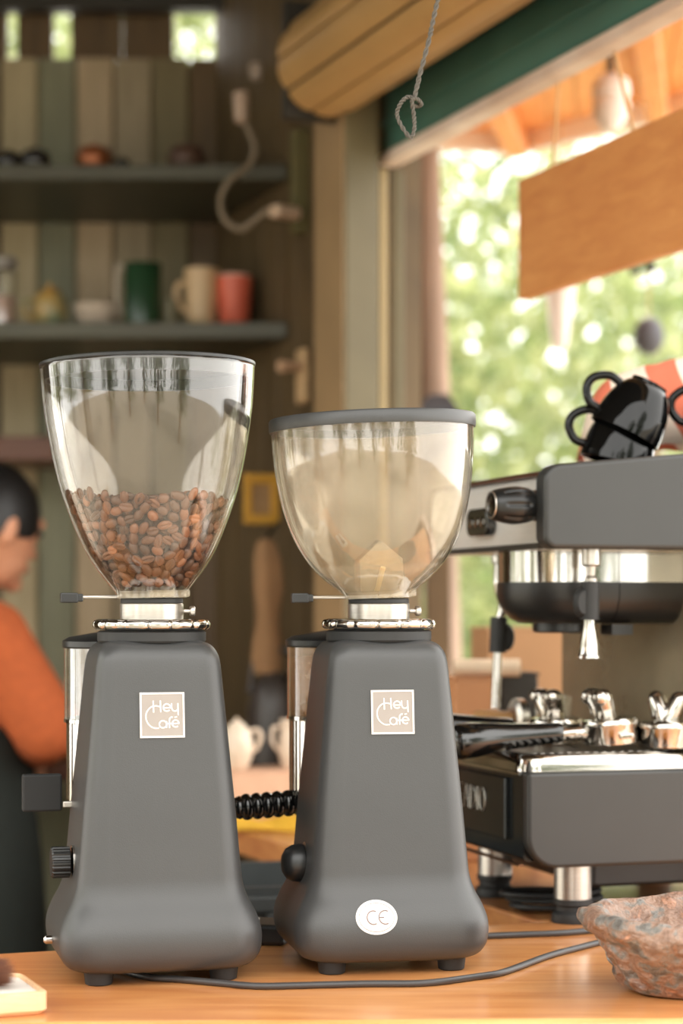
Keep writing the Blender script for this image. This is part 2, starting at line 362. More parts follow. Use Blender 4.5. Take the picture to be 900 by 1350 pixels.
# counters
def slab(name, poly, z0, z1, mat, bev=0.006):
    o = MB().prism(poly, z0, z1).build(name, mat, smooth=30, bevel=bev, seg=3); return o
def backy(x): return 2.05 + 0.366 * (x + 0.34)
fc = slab('bar_counter', [(-0.95, 1.52), (-0.235, 1.702), tuple(wall(1.985, -0.04)[:2]), (wall(1.33, -0.04).x, backy(wall(1.33, -0.04).x)), (-0.95, backy(-0.95))], -0.045, 0.0, M['counter'], 0.008)
tag(fc, 'honey varnished wooden counter top under the two grinders', 'counter')
fcr = MB().box((-0.05, 1.82, -0.48), (1.7, 0.05, 0.87)).build('counter_panel', M['counter2'], fc, smooth=0)
A = Vector((0.215, backy(0.215) + 0.003, 0)); B = A + Vector((-0.378, 0.917, 0)).normalized() * 1.42
Cw = wall(0.0, -0.035); Dw = wall(1.28, -0.035)
rcn = slab('return_counter', [(A.x, A.y), (Dw.x, backy(Dw.x) + 0.003), (Cw.x, Cw.y - 0.06), (cc.x - 0.02, cc.y - 0.03), (cc.x - 0.05, B.y), (B.x, B.y)], -0.036, 0.0, M['counter2'], 0.003)
tag(rcn, 'brown wooden side counter running back below the window', 'counter')
q = [A + V * 0.06 + U * 0.02, A + V * 0.34 + U * 0.12, A + V * 0.34 + U * 1.2, A + V * 0.06 + U * 1.2]
MB().prism([(p.x, p.y) for p in q], FL + 0.02, -0.036).build('cabinet_body', M['plank_brown'], rcn, smooth=0)

# ------------------------------------------------------------------ grinders
BODY = [(0.012, .079, .030), (0.016, .0865, .033), (0.025, .0925, .036), (0.037, .0945, .037), (0.049, .0935, .036), (0.062, .0890, .034), (0.076, .0820, .030), (0.089, .0778, .027),
        (0.105, .0758, .025), (0.16, .0710, .022), (0.205, .0667, .020), (0.265, .0612, .018), (0.292, .0585, .017), (0.303, .0558, .017), (0.3105, .0505, .018), (0.3145, .042, .019)]
BT = [tuple(p) for p in cat([Vector(p) for p in BODY], 4)]
def bfront(z): return lerp_tab(BT, z)[0]
def stroke(mb, pts, r, surf, flat=0.35, n=6):
    """a thin raised stroke laid on surf(x,z)->(y); pts are (x,z)"""
    pts = [Vector((x, surf(x, z), z)) for x, z in pts]
    rr = []
    for i, p in enumerate(pts):
        d = (pts[min(i + 1, len(pts) - 1)] - pts[max(i - 1, 0)]).normalized(); s = Vector((0, 1, 0)).cross(d).normalized()
        rr.append([p + s * (r * math.cos(2 * PI * k / n)) + Vector((0, flat * r * math.sin(2 * PI * k / n), 0)) for k in range(n)])
    mb.rings(rr)
def arc(cx, cy, r, a0, a1, n=18, ry=None):
    ry = ry or r
    return [(cx + r * math.cos(R(a0 + (a1 - a0) * k / n)), cy + ry * math.sin(R(a0 + (a1 - a0) * k / n))) for k in range(n + 1)]
def logo_strokes():
    c = lambda pts: [((x - 398) / 640, (436 - y) / 640) for x, y in pts]
    sm = lambda pts: [(p.x, p.y) for p in cat([Vector((x, y, 0)) for x, y in pts], 5)]
    S_ = [c([(268, 228), (272, 398)]), c([(371, 228), (377, 394)]),
          c(sm([(374, 318), (300, 305), (230, 325), (180, 380), (160, 450), (175, 530), (220, 590), (280, 622), (352, 622)])),
          c([(413, 335), (517, 335)] + [(x, y) for x, y in arc(465, 330, 52, 5, -320, 24)]),
          c(sm([(535, 268), (536, 340), (560, 378), (600, 380), (625, 358)])), c([(626, 268), (630, 440)]),
          c(arc(405, 570, 52, 0, 360, 24)), c([(458, 525), (458, 622)]),
          c(sm([(548, 468), (518, 474), (500, 508), (500, 622)])), c([(468, 560), (545, 560)]),
          c([(540, 560), (638, 560)] + arc(589, 562, 49, 0, -315, 22)), c([(575, 474), (612, 464)])]
    return S_
def hopper_profile(tab):   # [(z, r)] -> smooth list
    return [(p[1], p[0]) for p in cat([Vector((z, r, 0)) for z, r in tab], 6)]
def make_grinder(loc, rz, label, hop_tab, kind, tilt):
    g = empty('coffee_grinder', loc, rz, label, 'coffee grinder', 'coffee grinders on the counter')
    m = MB(); rr = []
    for z, a, r in BT: rr.append([(x, y, z) for x, y in roundrect(a, a * 0.99, r)])
    rr.append([(x * 0.6, y * 0.6, 0.3152) for x, y in roundrect(.042, .0415, .021)])
    body = m.rings(rr).build('body', M['grinder'], g, smooth=60)
    for sx in (-1, 1):
        for sy in (-1, 1):
            MB().lathe([(0.011, 0), (0.0125, 0.001), (0.0145, 0.016)], 20, T(sx * 0.058, sy * 0.060, 0)).build('foot', M['rubber'], g)
    MB().lathe([(0.050, 0.312), (0.0515, 0.314), (0.0515, 0.322), (0.049, 0.3235), (0.044, 0.3235), (0.044, 0.326)], 48).build('gasket', M['rubber'], g)
    # notched adjusting ring
    m = MB(); nn = 144
    lob = lambda t, z: 1 - 0.055 * max(0, math.cos(14 * t)) ** 6
    m.lathe([(0.030, 0.3245), (0.053, 0.3245), (0.0555, 0.3265), (0.0560, 0.330), (0.0545, 0.333), (0.050, 0.3345), (0.030, 0.3345)], nn, None, True, True, lob)
    m.build('adjusting_ring', M['chrome'], g, smooth=50)
    MB().lathe([(0.0300, 0.334), (0.0302, 0.335), (0.0302, 0.3485), (0.0292, 0.3495), (0.020, 0.3495)], 48).build('collar', M['steel'], g)
    sc = MB(); sc.lathe([(0.0022, 0), (0.0022, 0.006), (0.0045, 0.006), (0.005, 0.007), (0.005, 0.010), (0.004, 0.011)], 16, T(0.030, -0.004, 0.342) @ RY(PI / 2)); sc.build('thumb_screw', M['steel'], g)
    MB().lathe([(0.0285, 0.349), (0.0297, 0.350), (0.0297, 0.3535), (0.0285, 0.3545)], 40).build('seal', M['rubber'], g)
    # slide gate: thin plate out to a black grip
    sl = MB(); sl.tube(cat([(-0.024, 0.002, 0.3555), (-0.040, 0.001, 0.3555), (-0.070, 0, 0.3550)], 4), 0.0016, 8); sl = sl.build('slide_gate', M['steel'], g)
    MB().box((-0.0785, 0, 0.3545), (0.0165, 0.010, 0.0095)).box((-0.0685, 0, 0.3545), (0.006, 0.008, 0.0075)).build('grip', M['black'], sl, smooth=0, bevel=0.0012)
    # hopper, tilted a little about the collar
    hp = bpy.data.objects.new('hopper', None)
    prof = hopper_profile(hop_tab); th = 0.0024
    zt, rt = hop_tab[-1]
    inner = [(max(r - th, 0.004), z) for r, z in prof]
    full = prof + [(rt - th * 0.5, zt + 0.0008)] + inner[::-1]
    m = MB().lathe(full, 96, None, False, False)
    # square flange at the foot
    hmat = M['hopper'] if kind == 1 else M['hopper_cloudy']
    hp = m.build('hopper', hmat, g, smooth=60)
    hp.rotation_euler = (0, R(tilt), 0); pv = Vector((0, 0, 0.355)); hp.location = pv - Matrix.Rotation(R(tilt), 3, 'Y') @ pv
    MB().lathe([(0.0275, 0.3545), (0.0335, 0.3545), (0.0335, 0.3615), (0.0305, 0.362), (0.0275, 0.362)], 48, None, False, False).build('flange', M['insert'], hp)
    MB().box((0.0285, -0.012, 0.3585), (0.010, 0.016, 0.007)).box((0.005, -0.031, 0.3585), (0.024, 0.004, 0.007)).build('locating_tab', M['insert'], hp, smooth=0, bevel=0.001)
    if kind == 1:
        lid = MB().lathe([(rt - 0.0035, zt - 0.013), (rt - 0.0030, zt - 0.001), (rt + 0.0006, zt + 0.0005), (rt + 0.0006, zt + 0.003), (rt - 0.003, zt + 0.0042), (0.02, zt + 0.0042)], 96, None, False, True)
        lid.lathe([(rt - 0.0035, zt - 0.013), (rt - 0.006, zt - 0.013), (rt - 0.006, zt - 0.002), (0.02, zt - 0.002)], 96, None, False, True)
        lid.build('lid', M['black'], hp, smooth=40)
        cr = MB(); lob2 = lambda t, z: 1
        rr = []
        for zz in (0.362, 0.3745):
            ring = []
            for kk in range(48):
                t = 2 * PI * kk / 48; z2 = zz + (0.0025 * math.sin(5 * t) if zz > 0.37 else 0); ring.append((0.0205 * math.cos(t), 0.0205 * math.sin(t) - 0.0085, z2))
            rr.append(ring)
        cr.rings(rr, False, False).build('crown_insert', M['insert'], hp)
    else:
        lid = MB().lathe([(rt - 0.006, zt - 0.006), (rt + 0.0014, zt - 0.006), (rt + 0.002, zt - 0.004), (rt + 0.002, zt + 0.005), (rt + 0.0005, zt + 0.0068), (rt - 0.004, zt + 0.0072), (0.01, zt + 0.0072)], 96, None, False, True)
        lid.lathe([(rt - 0.006, zt - 0.006), (rt - 0.006, zt + 0.002), (0.01, zt + 0.002)], 96, None, False, True)
        lid.build('lid', M['grinder'], hp, smooth=40)
        # roofed insert in the throat
        m = MB()
        m.prism([(-0.0215, 0.0), (0.0215, 0.0), (0.0215, 0.036), (0, 0.055), (-0.0215, 0.036)], -0.014, 0.014, T(0.001, 0, 0.356) @ RX(PI / 2))
        m.build('roofed_insert', M['insert'], hp, smooth=0)
    # doser behind
    ds = Vector((-0.006, 0.128, 0))
    dz = MB(); dz.lathe([(0.0625, 0.232), (0.0625, 0.306), (0.060, 0.306), (0.060, 0.232)], 56, T(*ds), False, False)
    dz = dz.build('dosing_chamber', M['tinted'] if kind == 2 else M['glass'], g)
    MB().lathe([(0.0635, 0.3045), (0.0645, 0.306), (0.0645, 0.3115), (0.058, 0.3155), (0.02, 0.322), (0.008, 0.3235)], 56, T(*ds)).build('chamber_lid', M['black'], dz)
    if kind == 2:
        MB().lathe([(0.058, 0.231), (0.058, 0.293), (0.03, 0.297), (0.01, 0.297)], 40, T(*ds)).build('ground_coffee', pm('stained_liner', (186, 150, 116), 0.7, 0, 0.2, 18), dz)
    lw = MB(); lw.lathe([(0.045, 0.150), (0.0605, 0.152), (0.0605, 0.229), (0.0632, 0.230), (0.0632, 0.2335), (0.0605, 0.2345)], 120, T(*ds), mod=lambda t, z: 1 - 0.012 * (math.sin(30 * t) > 0) if 0.153 > z > 0.151 or 0.2295 > z > 0.2285 else 1)
    lw.build('doser_drum', M['chrome'], g, smooth=40)
    MB().box((0, 0.088, 0.19), (0.05, 0.05, 0.12)).build('doser_neck', M['grinder'], g, smooth=0, bevel=0.006)
    # badge on the front
    zc = 0.2462; sl_ = (bfront(zc + 0.02) - bfront(zc - 0.02)) / 0.04
    surf0 = lambda x, z: -(bfront(zc) * 0.99 + sl_ * (z - zc)) - 0.0012
    hs = 0.0208; m = MB()
    m.add([(x, surf0(x, zc + z) + dy, zc + z) for dy in (0.002, 0) for x, z in ((-hs, -hs), (hs, -hs), (hs, hs), (-hs, hs))],
          [(0, 1, 2, 3), (4, 7, 6, 5), (0, 4, 5, 1), (1, 5, 6, 2), (2, 6, 7, 3), (3, 7, 4, 0)])
    bd = m.build('badge', M['plaque'], g, smooth=0); bd['label'] = 'pinkish grey badge with white lettering Hey Café'
    m = MB(); o_, i_ = hs, hs - 0.0017; s1 = lambda x, z: surf0(x, z) - 0.0003
    for (xa, za, xb, zb) in ((-o_, i_, o_, o_), (-o_, -o_, o_, -i_), (-o_, -i_, -i_, i_), (i_, -i_, o_, i_)):
        m.add([(x, s1(x, zc + z) + dy, zc + z) for dy in (0.0003, -0.0003) for x, z in ((xa, za), (xb, za), (xb, zb), (xa, zb))],
              [(0, 1, 2, 3), (4, 7, 6, 5), (0, 4, 5, 1), (1, 5, 6, 2), (2, 6, 7, 3), (3, 7, 4, 0)])
    m.build('badge_border', M['white'], bd, smooth=0)
    m = MB()
    for st in logo_strokes(): stroke(m, [(x * 2 * hs * 0.985, zc + y * 2 * hs * 0.985) for x, y in st], 0.00068, s1, 0.5)
    m.build('badge_lettering', M['white'], bd)
    return g
HT1 = [(0.356, .0318), (0.362, .0360), (0.394, .0590), (0.439, .0782), (0.478, .0893), (0.5287, .0982), (0.555, .1006), (0.574, .1018)]
HT2 = [(0.356, .0315), (0.360, .0355), (0.3824, .0610), (0.4113, .0796), (0.4447, .0910), (0.4796, .0969), (0.505, .0987), (0.5245, .0993)]
G1 = Vector((-0.1806, 1.95, 0)); G2 = Vector((0.0364, 2.005, 0)); RZ1, RZ2 = R(14), R(11)
g1 = make_grinder(G1, RZ1, 'charcoal coffee grinder whose clear hopper is half full of roasted beans', HT1, 1, -1.0)
g2 = make_grinder(G2, RZ2, 'charcoal coffee grinder with an empty cloudy hopper, grey lid and oval CE sticker', HT2, 2, -2.2)
# grinder 1 side fittings: ribbed dial, fork plate
lx = -bfront(0.103)
m = MB(); m.lathe([(0.0155, 0.0), (0.0155, 0.0035), (0.0135, 0.004)], 32, T(lx + 0.003, -0.004, 0.106) @ RY(-PI / 2)); m.build('dial_ring', M['chrome'], g1)
m = MB(); m.lathe([(0.0125, 0.003), (0.0148, 0.004), (0.0148, 0.0195), (0.0135, 0.021), (0.006, 0.021)], 96, T(lx + 0.001, -0.004, 0.106) @ RY(-PI / 2), mod=lambda t, z: 1 - 0.06 * (math.cos(18 * t) > 0.2)); m.build('dial', M['black'], g1, smooth=25)
m = MB(); m.box((-0.098, 0.060, 0.166), (0.038, 0.012, 0.036)); m.build('fork_rest', pm('matt_black', (22, 22, 22), .7), g1, smooth=0, bevel=0.002)
m = MB(); m.box((-0.0745, 0.045, 0.1555), (0.010, 0.006, 0.006)); m.build('bolt', M['steel'], g1, smooth=0, bevel=0.001)
m = MB(); m.lathe([(0.004, 0), (0.004, 0.006), (0.002, 0.008)], 14, T(-0.0945, 0.0, 0.033) @ RY(-PI / 2)); m.build('switch_stud', M['chrome'], g1)
# grinder 2 side fittings: round dial, beaded lever, sticker
lx = -bfront(0.100)
m = MB(); m.lathe([(0.021, -0.004), (0.021, 0.001), (0.019, 0.002)], 40, T(lx + 0.003, -0.006, 0.098) @ RY(-PI / 2)); m.build('dial_plate', M['steel'], g2)
m = MB(); m.lathe([(0.018, 0.001), (0.0185, 0.004), (0.0175, 0.012), (0.014, 0.018), (0.008, 0.0215), (0.001, 0.0225)], 40, T(lx + 0.001, -0.006, 0.098) @ RY(-PI / 2)); m.build('dial', M['black'], g2)
m = MB(); pr = []
for i in range(7):
    for kk in range(8):
        t = kk / 8; pr.append((0.0112 + 0.0026 * math.sin(PI * t) ** 0.8, i * 0.0108 + t * 0.0108))
pr = [(0.0005, -0.0115), (0.006, -0.0105), (0.0102, -0.0070), (0.0122, -0.002)] + pr
m.lathe(pr, 24, T(-0.125, 0.128, 0.139) @ RY(PI / 2 - R(4)) @ T(0, 0, 0.008)); lev = m.build('lever_handle', M['blackgloss'], g2, smooth=50)
m = MB(); m.tube([(-0.055, 0.128, 0.1445), (-0.03, 0.128, 0.146), (0.0, 0.128, 0.151)], 0.004, 10); m.build('lever_rod', M['chrome'], lev)
zc = 0.0560
sf = lambda x, z: -(bfront(z) * 0.99) - 0.0008
m = MB(); xc = -0.0215; rr = []
for kk in range(9):
    q = kk / 8
    rr.append([(xc + 0.0198 * q * math.cos(t), sf(0, zc + 0.0156 * q * math.sin(t)), zc + 0.0156 * q * math.sin(t)) for t in [2 * PI * j / 48 for j in range(48)]])
m.rings(rr[1:], True, False); bdg = m.build('sticker', M['white'], g2, smooth=60); bdg['label'] = 'white oval sticker with the letters CE'
m = MB(); s2 = lambda x, z: sf(x, z) - 0.0003
stroke(m, [(xc + 0.0168 * math.cos(t), zc + 0.0128 * math.sin(t)) for t in [2 * PI * j / 48 for j in range(49)]], 0.00022, s2)
for pts in (arc(-0.003, 0, 0.0060, 62, 298), arc(0.0083, 0, 0.0060, 62, 298), [(0.0026, 0), (0.0072, 0)]):
    stroke(m, [(xc + x, zc + y) for x, y in pts], 0.0006, s2)
m.build('sticker_lettering', M['pinkgrey'], bdg)

# wooden stir stick standing in the empty hopper
m = MB(); m.tube([P(494.5, 786, 1.986), P(505, 748, 1.972)], 0.0026, 8); st = m.build('stir_stick', pm('pale_stick_wood', (250, 226, 178), .6))
tag(st, 'short pale wooden stick standing inside the empty cloudy hopper', 'stick')

# ------------------------------------------------------------------ coffee beans
def bean_geo(nu=20, nv=10):
    vs, fs = [], []
    for j in range(nv + 1):
        ph = PI * j / nv
        for i in range(nu):
            t = 2 * PI * i / nu; x = math.cos(ph); y = math.sin(ph) * math.cos(t); z = math.sin(ph) * math.sin(t)
            if z > 0:
                gr = math.exp(-(y / 0.20) ** 2) * (1 - x * x) ** 0.5; z = z * 0.6 - 0.42 * gr
            vs.append((x * 0.0064, y * 0.0047, z * 0.0036))
    for j in range(nv):
        for i in range(nu):
            fs.append((j * nu + i, j * nu + (i + 1) % nu, (j + 1) * nu + (i + 1) % nu, (j + 1) * nu + i))
    return vs, fs
bv, bf = bean_geo(); bv2, bf2 = bean_geo(12, 6)
bmeshes = []
for q in range(4):
    m = MB(); s_ = (1 + 0.12 * (q - 1.5) / 1.5, 1 - 0.05 * (q % 2), 1)
    m.add([(x * s_[0], y * s_[1], z * s_[2]) for x, y, z in bv], bf)
    o = m.build('coffee_bean', M['bean'], smooth=80); bmeshes.append(o.data); bpy.data.objects.remove(o)
pr1 = hopper_profile(HT1)
def Rin(z): return lerp_tab([(zz, r) for r, zz in pr1], z)[0] - 0.0024
def ztop(x): return 0.4475 - 0.075 * x + 0.0035 * math.sin(40 * x)
hopM = Matrix.Translation(G1) @ RZ(RZ1) @ T(0, 0, 0.355) @ RY(R(-1.0)) @ T(0, 0, -0.355)
def bean_xf(th, z, off, flat_out, spin, wob=0.0):
    r = Rin(z); dr = (Rin(z + 0.002) - Rin(z - 0.002)) / 0.004
    n = Vector((math.cos(th), math.sin(th), -dr)).normalized(); p = Vector((r * math.cos(th), r * math.sin(th), z)) - n * off
    if not flat_out: n = -n
    n = (n + Vector((random.uniform(-wob, wob), random.uniform(-wob, wob), random.uniform(-wob, wob)))).normalized()
    a = n.cross(Vector((0, 0, 1))).normalized(); b = n.cross(a)
    x = a * math.cos(spin) + b * math.sin(spin); y = n.cross(x)
    m = Matrix((x, y, n)).transposed().to_4x4(); m.translation = p; return m
camloc = hopM.inverted() @ Vector((0, 0, HC)); thc = math.atan2(camloc.y, camloc.x)
cand = []
for _ in range(24000):
    z = 0.3655 + (0.455 - 0.3655) * random.random() ** 0.72; th = thc + random.uniform(-PI, PI); r = Rin(z)
    x = r * math.cos(th)
    if z > ztop(x): continue
    p = Vector((r * math.cos(th), r * math.sin(th), z))
    if all((p - q[0]).length_squared > 0.0088 ** 2 for q in cand): cand.append((p, th, z))
front = [c for c in cand if abs(c[1] - thc) < R(100)]; back = [c for c in cand if abs(c[1] - thc) >= R(100)]
front.sort(key=lambda c: abs(c[1] - thc)); back += front[298:]; front = front[:298]
for i, (p, th, z) in enumerate(front):
    o = bpy.data.objects.new('coffee_bean', random.choice(bmeshes)); COL.objects.link(o)
    fo = random.random() < 0.45
    o.matrix_world = hopM @ bean_xf(th, z, 0.0040 if not fo else 0.0030, fo, random.uniform(0, PI), 0.25)
    tag(o, 'roasted brown coffee bean seen against the wall of the half-full clear hopper', 'coffee bean', 'roasted beans inside the half-full hopper')
m = MB()
def addbean(mt): m.add(bv2, bf2, mt)
for (p, th, z) in back: addbean(bean_xf(th, z, 0.0036, random.random() < .4, random.uniform(0, PI), .3))
lay2 = []
for _ in range(9000):
    z = 0.362 + 0.09 * random.random(); th = random.uniform(-PI, PI); r = Rin(z) - 0.008
    if z > ztop(r * math.cos(th)) - 0.003 or r < 0.012: continue
    p = Vector((r * math.cos(th), r * math.sin(th), z))
    if all((p - q).length_squared > 0.0095 ** 2 for q in lay2): lay2.append(p); addbean(bean_xf(th, z, 0.0095, random.random() < .4, random.uniform(0, PI), .6))
top = []
for _ in range(4000):
    r = 0.077 * math.sqrt(random.random()); th = random.uniform(-PI, PI); x, y = r * math.cos(th), r * math.sin(th); z = ztop(x) - 0.001 + random.uniform(-.002, .003)
    p = Vector((x, y, z))
    if r < Rin(z) - 0.006 and all((p - q).length_squared > 0.0082 ** 2 for q in top):
        top.append(p); e = RZ(random.uniform(0, PI)) @ RX(random.uniform(-.7, .7)) @ RY(random.uniform(-.5, .5)); addbean(T(*p) @ e)
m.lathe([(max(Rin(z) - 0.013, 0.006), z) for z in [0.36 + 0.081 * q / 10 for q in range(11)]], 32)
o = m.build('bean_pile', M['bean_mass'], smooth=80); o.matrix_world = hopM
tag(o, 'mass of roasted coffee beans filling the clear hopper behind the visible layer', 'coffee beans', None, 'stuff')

# ------------------------------------------------------------------ espresso machine
EM = Vector((0.1956, 2.2, 0)); ERZ = R(18); LEN = 0.36; VS = 0.205; DEP = 0.36
e = empty('espresso_machine', EM, ERZ, 'grey and chrome espresso machine standing on chrome feet behind the cloudy grinder', 'espresso machine')
for v, u in ((0.071, 0.030), (0.067, 0.245), (0.31, 0.03), (0.31, 0.31)):
    ft = MB().lathe([(0.0205, 0.026), (0.0205, 0.0720)], 32, T(v, u, 0)).build('foot', M['steel'], e)
    MB().lathe([(0.0235, 0), (0.024, 0.002), (0.0225, 0.010), (0.0185, 0.013), (0.0185, 0.018), (0.0212, 0.020), (0.0212, 0.026), (0.019, 0.027)], 32, T(v, u, 0)).build('foot_pad', M['rubber'], ft)
# base, with the rounded lower corner on the end panel
def rpoly(x0, x1, z0, z1, r00, r10, r11, r01, n=8, dz=0.0):
    pts = []
    for (cx, cz, r, a0) in ((x0 + r00, z0 + r00, r00, 180), (x1 - r10, z0 + r10, r10, 270), (x1 - r11, z1 + dz - r11, r11, 0), (x0 + r01, z1 - r01, r01, 90)):
        for k in range(n + 1): t = R(a0 + 90 * k / n); pts.append((cx + r * math.cos(t), cz + r * math.sin(t)))
    return pts
MXZ = Matrix(((1, 0, 0, 0), (0, 0, -1, 0), (0, 1, 0, 0), (0, 0, 0, 1)))   # prism z -> -y, poly y -> z
m = MB(); m.prism(rpoly(0.006, DEP, 0.070, 0.168, 0.006, 0.02, 0.004, 0.002), -LEN, -0.014, MXZ); m.build('base', M['blackplate'], e, smooth=40)
m = MB(); m.prism(rpoly(0.004, DEP, 0.064, 0.1675, 0.034, 0.02, 0.004, 0.004), -0.014, 0.004, MXZ); m.build('base_end_panel', M['machine'], e, smooth=40, bevel=0.005, seg=3)
m = MB(); m.box((0.0035, LEN / 2 + 0.006, 0.066), (0.005, LEN - 0.02, 0.0025)); m.build('lower_edge_strip', M['bronze'], e, smooth=0)
m = MB(); m.box((0.0035, LEN / 2 + 0.008, 0.1655), (0.008, LEN - 0.01, 0.0035)); m.build('upper_edge_strip', M['chrome'], e, smooth=0)
fp = MB(); fp.box((0.0035, LEN / 2 + 0.03, 0.124), (0.006, LEN - 0.05, 0.068)); fp = fp.build('front_plate', pm('mirror_black', (52, 56, 58), 0.14, 0.75, 0.25, 20), e, smooth=0, bevel=0.0015)
# lettering on the front plate (outlined letters)
m = MB()
def let(pts, y0, w=0.024, h=0.026, z0=0.116):
    rr = [Vector((-0.0003, y0 - x * w, z0 + z * h)) for x, z in pts]; m.tube(rr, 0.0006, 6)
yy = 0.196; lw = 0.0165
let([(1, 1), (0, 1), (0, 0), (1, 0)], yy, lw); let([(0, .5), (.8, .5)], yy, lw); yy -= 0.021
let([(0, 0), (.5, 1), (1, 0)], yy, lw); let([(.25, .4), (.75, .4)], yy, lw); yy -= 0.0215
let([(0, 0), (0, 1), (.5, .95), (.95, .7), (1, .5), (.95, .3), (.5, .05), (0, 0)], yy, lw); yy -= 0.021
let([(0, 0), (0, 1)], yy, lw); yy -= 0.006
let(arc(.5, .5, .5, 0, 360, 20), yy, lw)
m.build('lettering', M['steel'], fp)
# drip tray and grille
m = MB(); rr = []
for z, g_ in ((0.168, 0.0), (0.170, 0.0), (0.181, 0.001), (0.1855, 0.004), (0.187, 0.009), (0.1868, 0.013), (0.182, 0.016)):
    rr.append([(x, y, z) for x, y in roundrect((VS + 0.004) / 2 - g_, LEN / 2 - g_, 0.022, 48, (VS + 0.004) / 2, LEN / 2)])
m.rings(rr).build('drip_tray', M['chrome'], e, smooth=60)
for i in range(17):
    x = 0.020 + i * 0.0105
    MB().box((x, LEN / 2, 0.1845), (0.005, LEN - 0.036, 0.005)).build('grille_bar', M['steel'], e, smooth=0)
# back splash
m = MB(); m.box((0.004, -LEN / 2 - 0.02, 0.30), (0.006, LEN + 0.04, 0.23), 0, T(VS, LEN, 0) @ RZ(R(4))); m.build('back_splash', M['splash'], e, smooth=0)
m = MB(); m.box((VS + 0.105, LEN / 2, 0.29), (0.10, LEN - 0.02, 0.25)); m.build('rear_housing', M['machine'], e, smooth=0)
MB().box((0.24, 0.21, 0.049), (0.24, 0.25, 0.042)).build('underside_shade_box', M['black'], e, smooth=0, bevel=0.004)  # dark box added to stand for the shade under the base
# group covers: chrome above, black bowl below
def stadium(x0, x1, uc, r, g_=0, n=14, left=True):
    pts = []
    if left: pts = [(x0 + r + (r - g_) * math.cos(t), uc + (r - g_) * math.sin(t)) for t in [PI / 2 + PI * k / n for k in range(n + 1)]]
    else: pts = [(x0, uc + r - g_), (x0, uc - r + g_)]
    return pts + [(x1, uc - r + g_), (x1, uc + r - g_)]
for (x0, x1, lf) in ((0.036, 0.1450, True), (0.1462, 0.30, False)):
    m = MB(); m.rings([[(x, y, z) for x, y in stadium(x0, x1, 0.146, 0.078, 0, 14, lf)] for z in (0.374, 0.412)]); gc = m.build('group_cover', M['chrome'], e, smooth=40)
    m = MB(); m.rings([[(x, y, z) for x, y in stadium(x0 + (0.0 if lf else 0), x1, 0.146, 0.078 if True else 0, g_, 14, lf)] for z, g_ in ((0.374, -0.001), (0.358, -0.001), (0.344, 0.004), (0.333, 0.013), (0.327, 0.024))])
    m.build('group_bowl', M['blackplate'] if False else M['black'], gc, smooth=50)
m = MB(); m.lathe([(0.034, 0.327), (0.034, 0.318), (0.030, 0.316)], 32, T(0.11, 0.146, 0)); m.box((0.158, 0.10, 0.32), (0.026, 0.03, 0.012)); m.build('group_ring', M['black'], e)
# upper housing
m = MB(); m.prism(rpoly(0.030, DEP, 0.410, 0.490, 0.006, 0.01, 0.01, 0.012), -LEN, 0.0, MXZ); m.build('upper_housing', M['satin'], e, smooth=40)
m = MB(); m.box((0.19, LEN / 2, 0.4915), (0.325, LEN - 0.004, 0.005)); m.build('cup_warmer_top', M['bronze'], e, smooth=0, bevel=0.002)
m = MB(); m.box((0.030, LEN / 2 + 0.01, 0.4125), (0.010, LEN - 0.02, 0.006)); m.build('dark_reflection_strip', M['darkmetal'], e, smooth=0)  # dark strip standing for a reflection along the bottom of the front face
m = MB(); m.prism(rpoly(0.018, DEP + 0.01, 0.4085, 0.500, 0.014, 0.02, 0.02, 0.020, 8, 0.030), -0.012, 0.016, MXZ); m.build('upper_end_panel', M['machine'], e, smooth=40, bevel=0.005, seg=4)
# steam knobs
def knob(y, z, s=1.0):
    kn = MB(); lobes = lambda t, zz: 1 - (0.10 * max(0, math.cos(8 * t)) ** 2 if 0.018 < zz < 0.047 else 0)
    Mk = T(0.030, y, z) @ RY(-PI / 2)
    pr = interp([(0.016, 0.010), (0.0185, 0.016), (0.0205, 0.026), (0.0208, 0.034), (0.0190, 0.046), (0.0165, 0.055), (0.0150, 0.058)], 5)
    kn.lathe([(p[0] * s, p[1]) for p in pr], 96, Mk, mod=lobes); kn = kn.build('steam_knob', M['black'], e, smooth=60)
    MB().lathe([(0.0150 * s, 0.0575), (0.0150 * s, 0.0592), (0.0132 * s, 0.0592), (0.0132 * s, 0.058)], 40, Mk, False, False).build('knob_ring', M['steel'], kn)
    MB().lathe([(0.0132 * s, 0.0575), (0.010, 0.0582), (0.0005, 0.0582)], 32, Mk).build('knob_cap', M['blackgloss'], kn)
    MB().lathe([(0.0175, 0), (0.0175, 0.006), (0.016, 0.011)], 32, Mk).build('knob_collar', M['bronze'], kn)
knob(0.022, 0.4560)
# button panel farther along the front
m = MB(); m.prism(rpoly(0.150, 0.215, 0.428, 0.460, 0.012, 0.012, 0.012, 0.012), 0, 0.012, T(0.030, 0, 0) @ Matrix(((0, 0, -1, 0), (1, 0, 0, 0), (0, 1, 0, 0), (0, 0, 0, 1)))); bp_ = m.build('button_panel', M['blackgloss'], e, smooth=40, bevel=0.002)
for y in (0.165, 0.182, 0.199): MB().lathe([(0.006, 0), (0.006, 0.0012), (0.004, 0.0018)], 20, T(0.0185, y, 0.444) @ RY(-PI / 2)).build('button', M['chrome'], bp_)
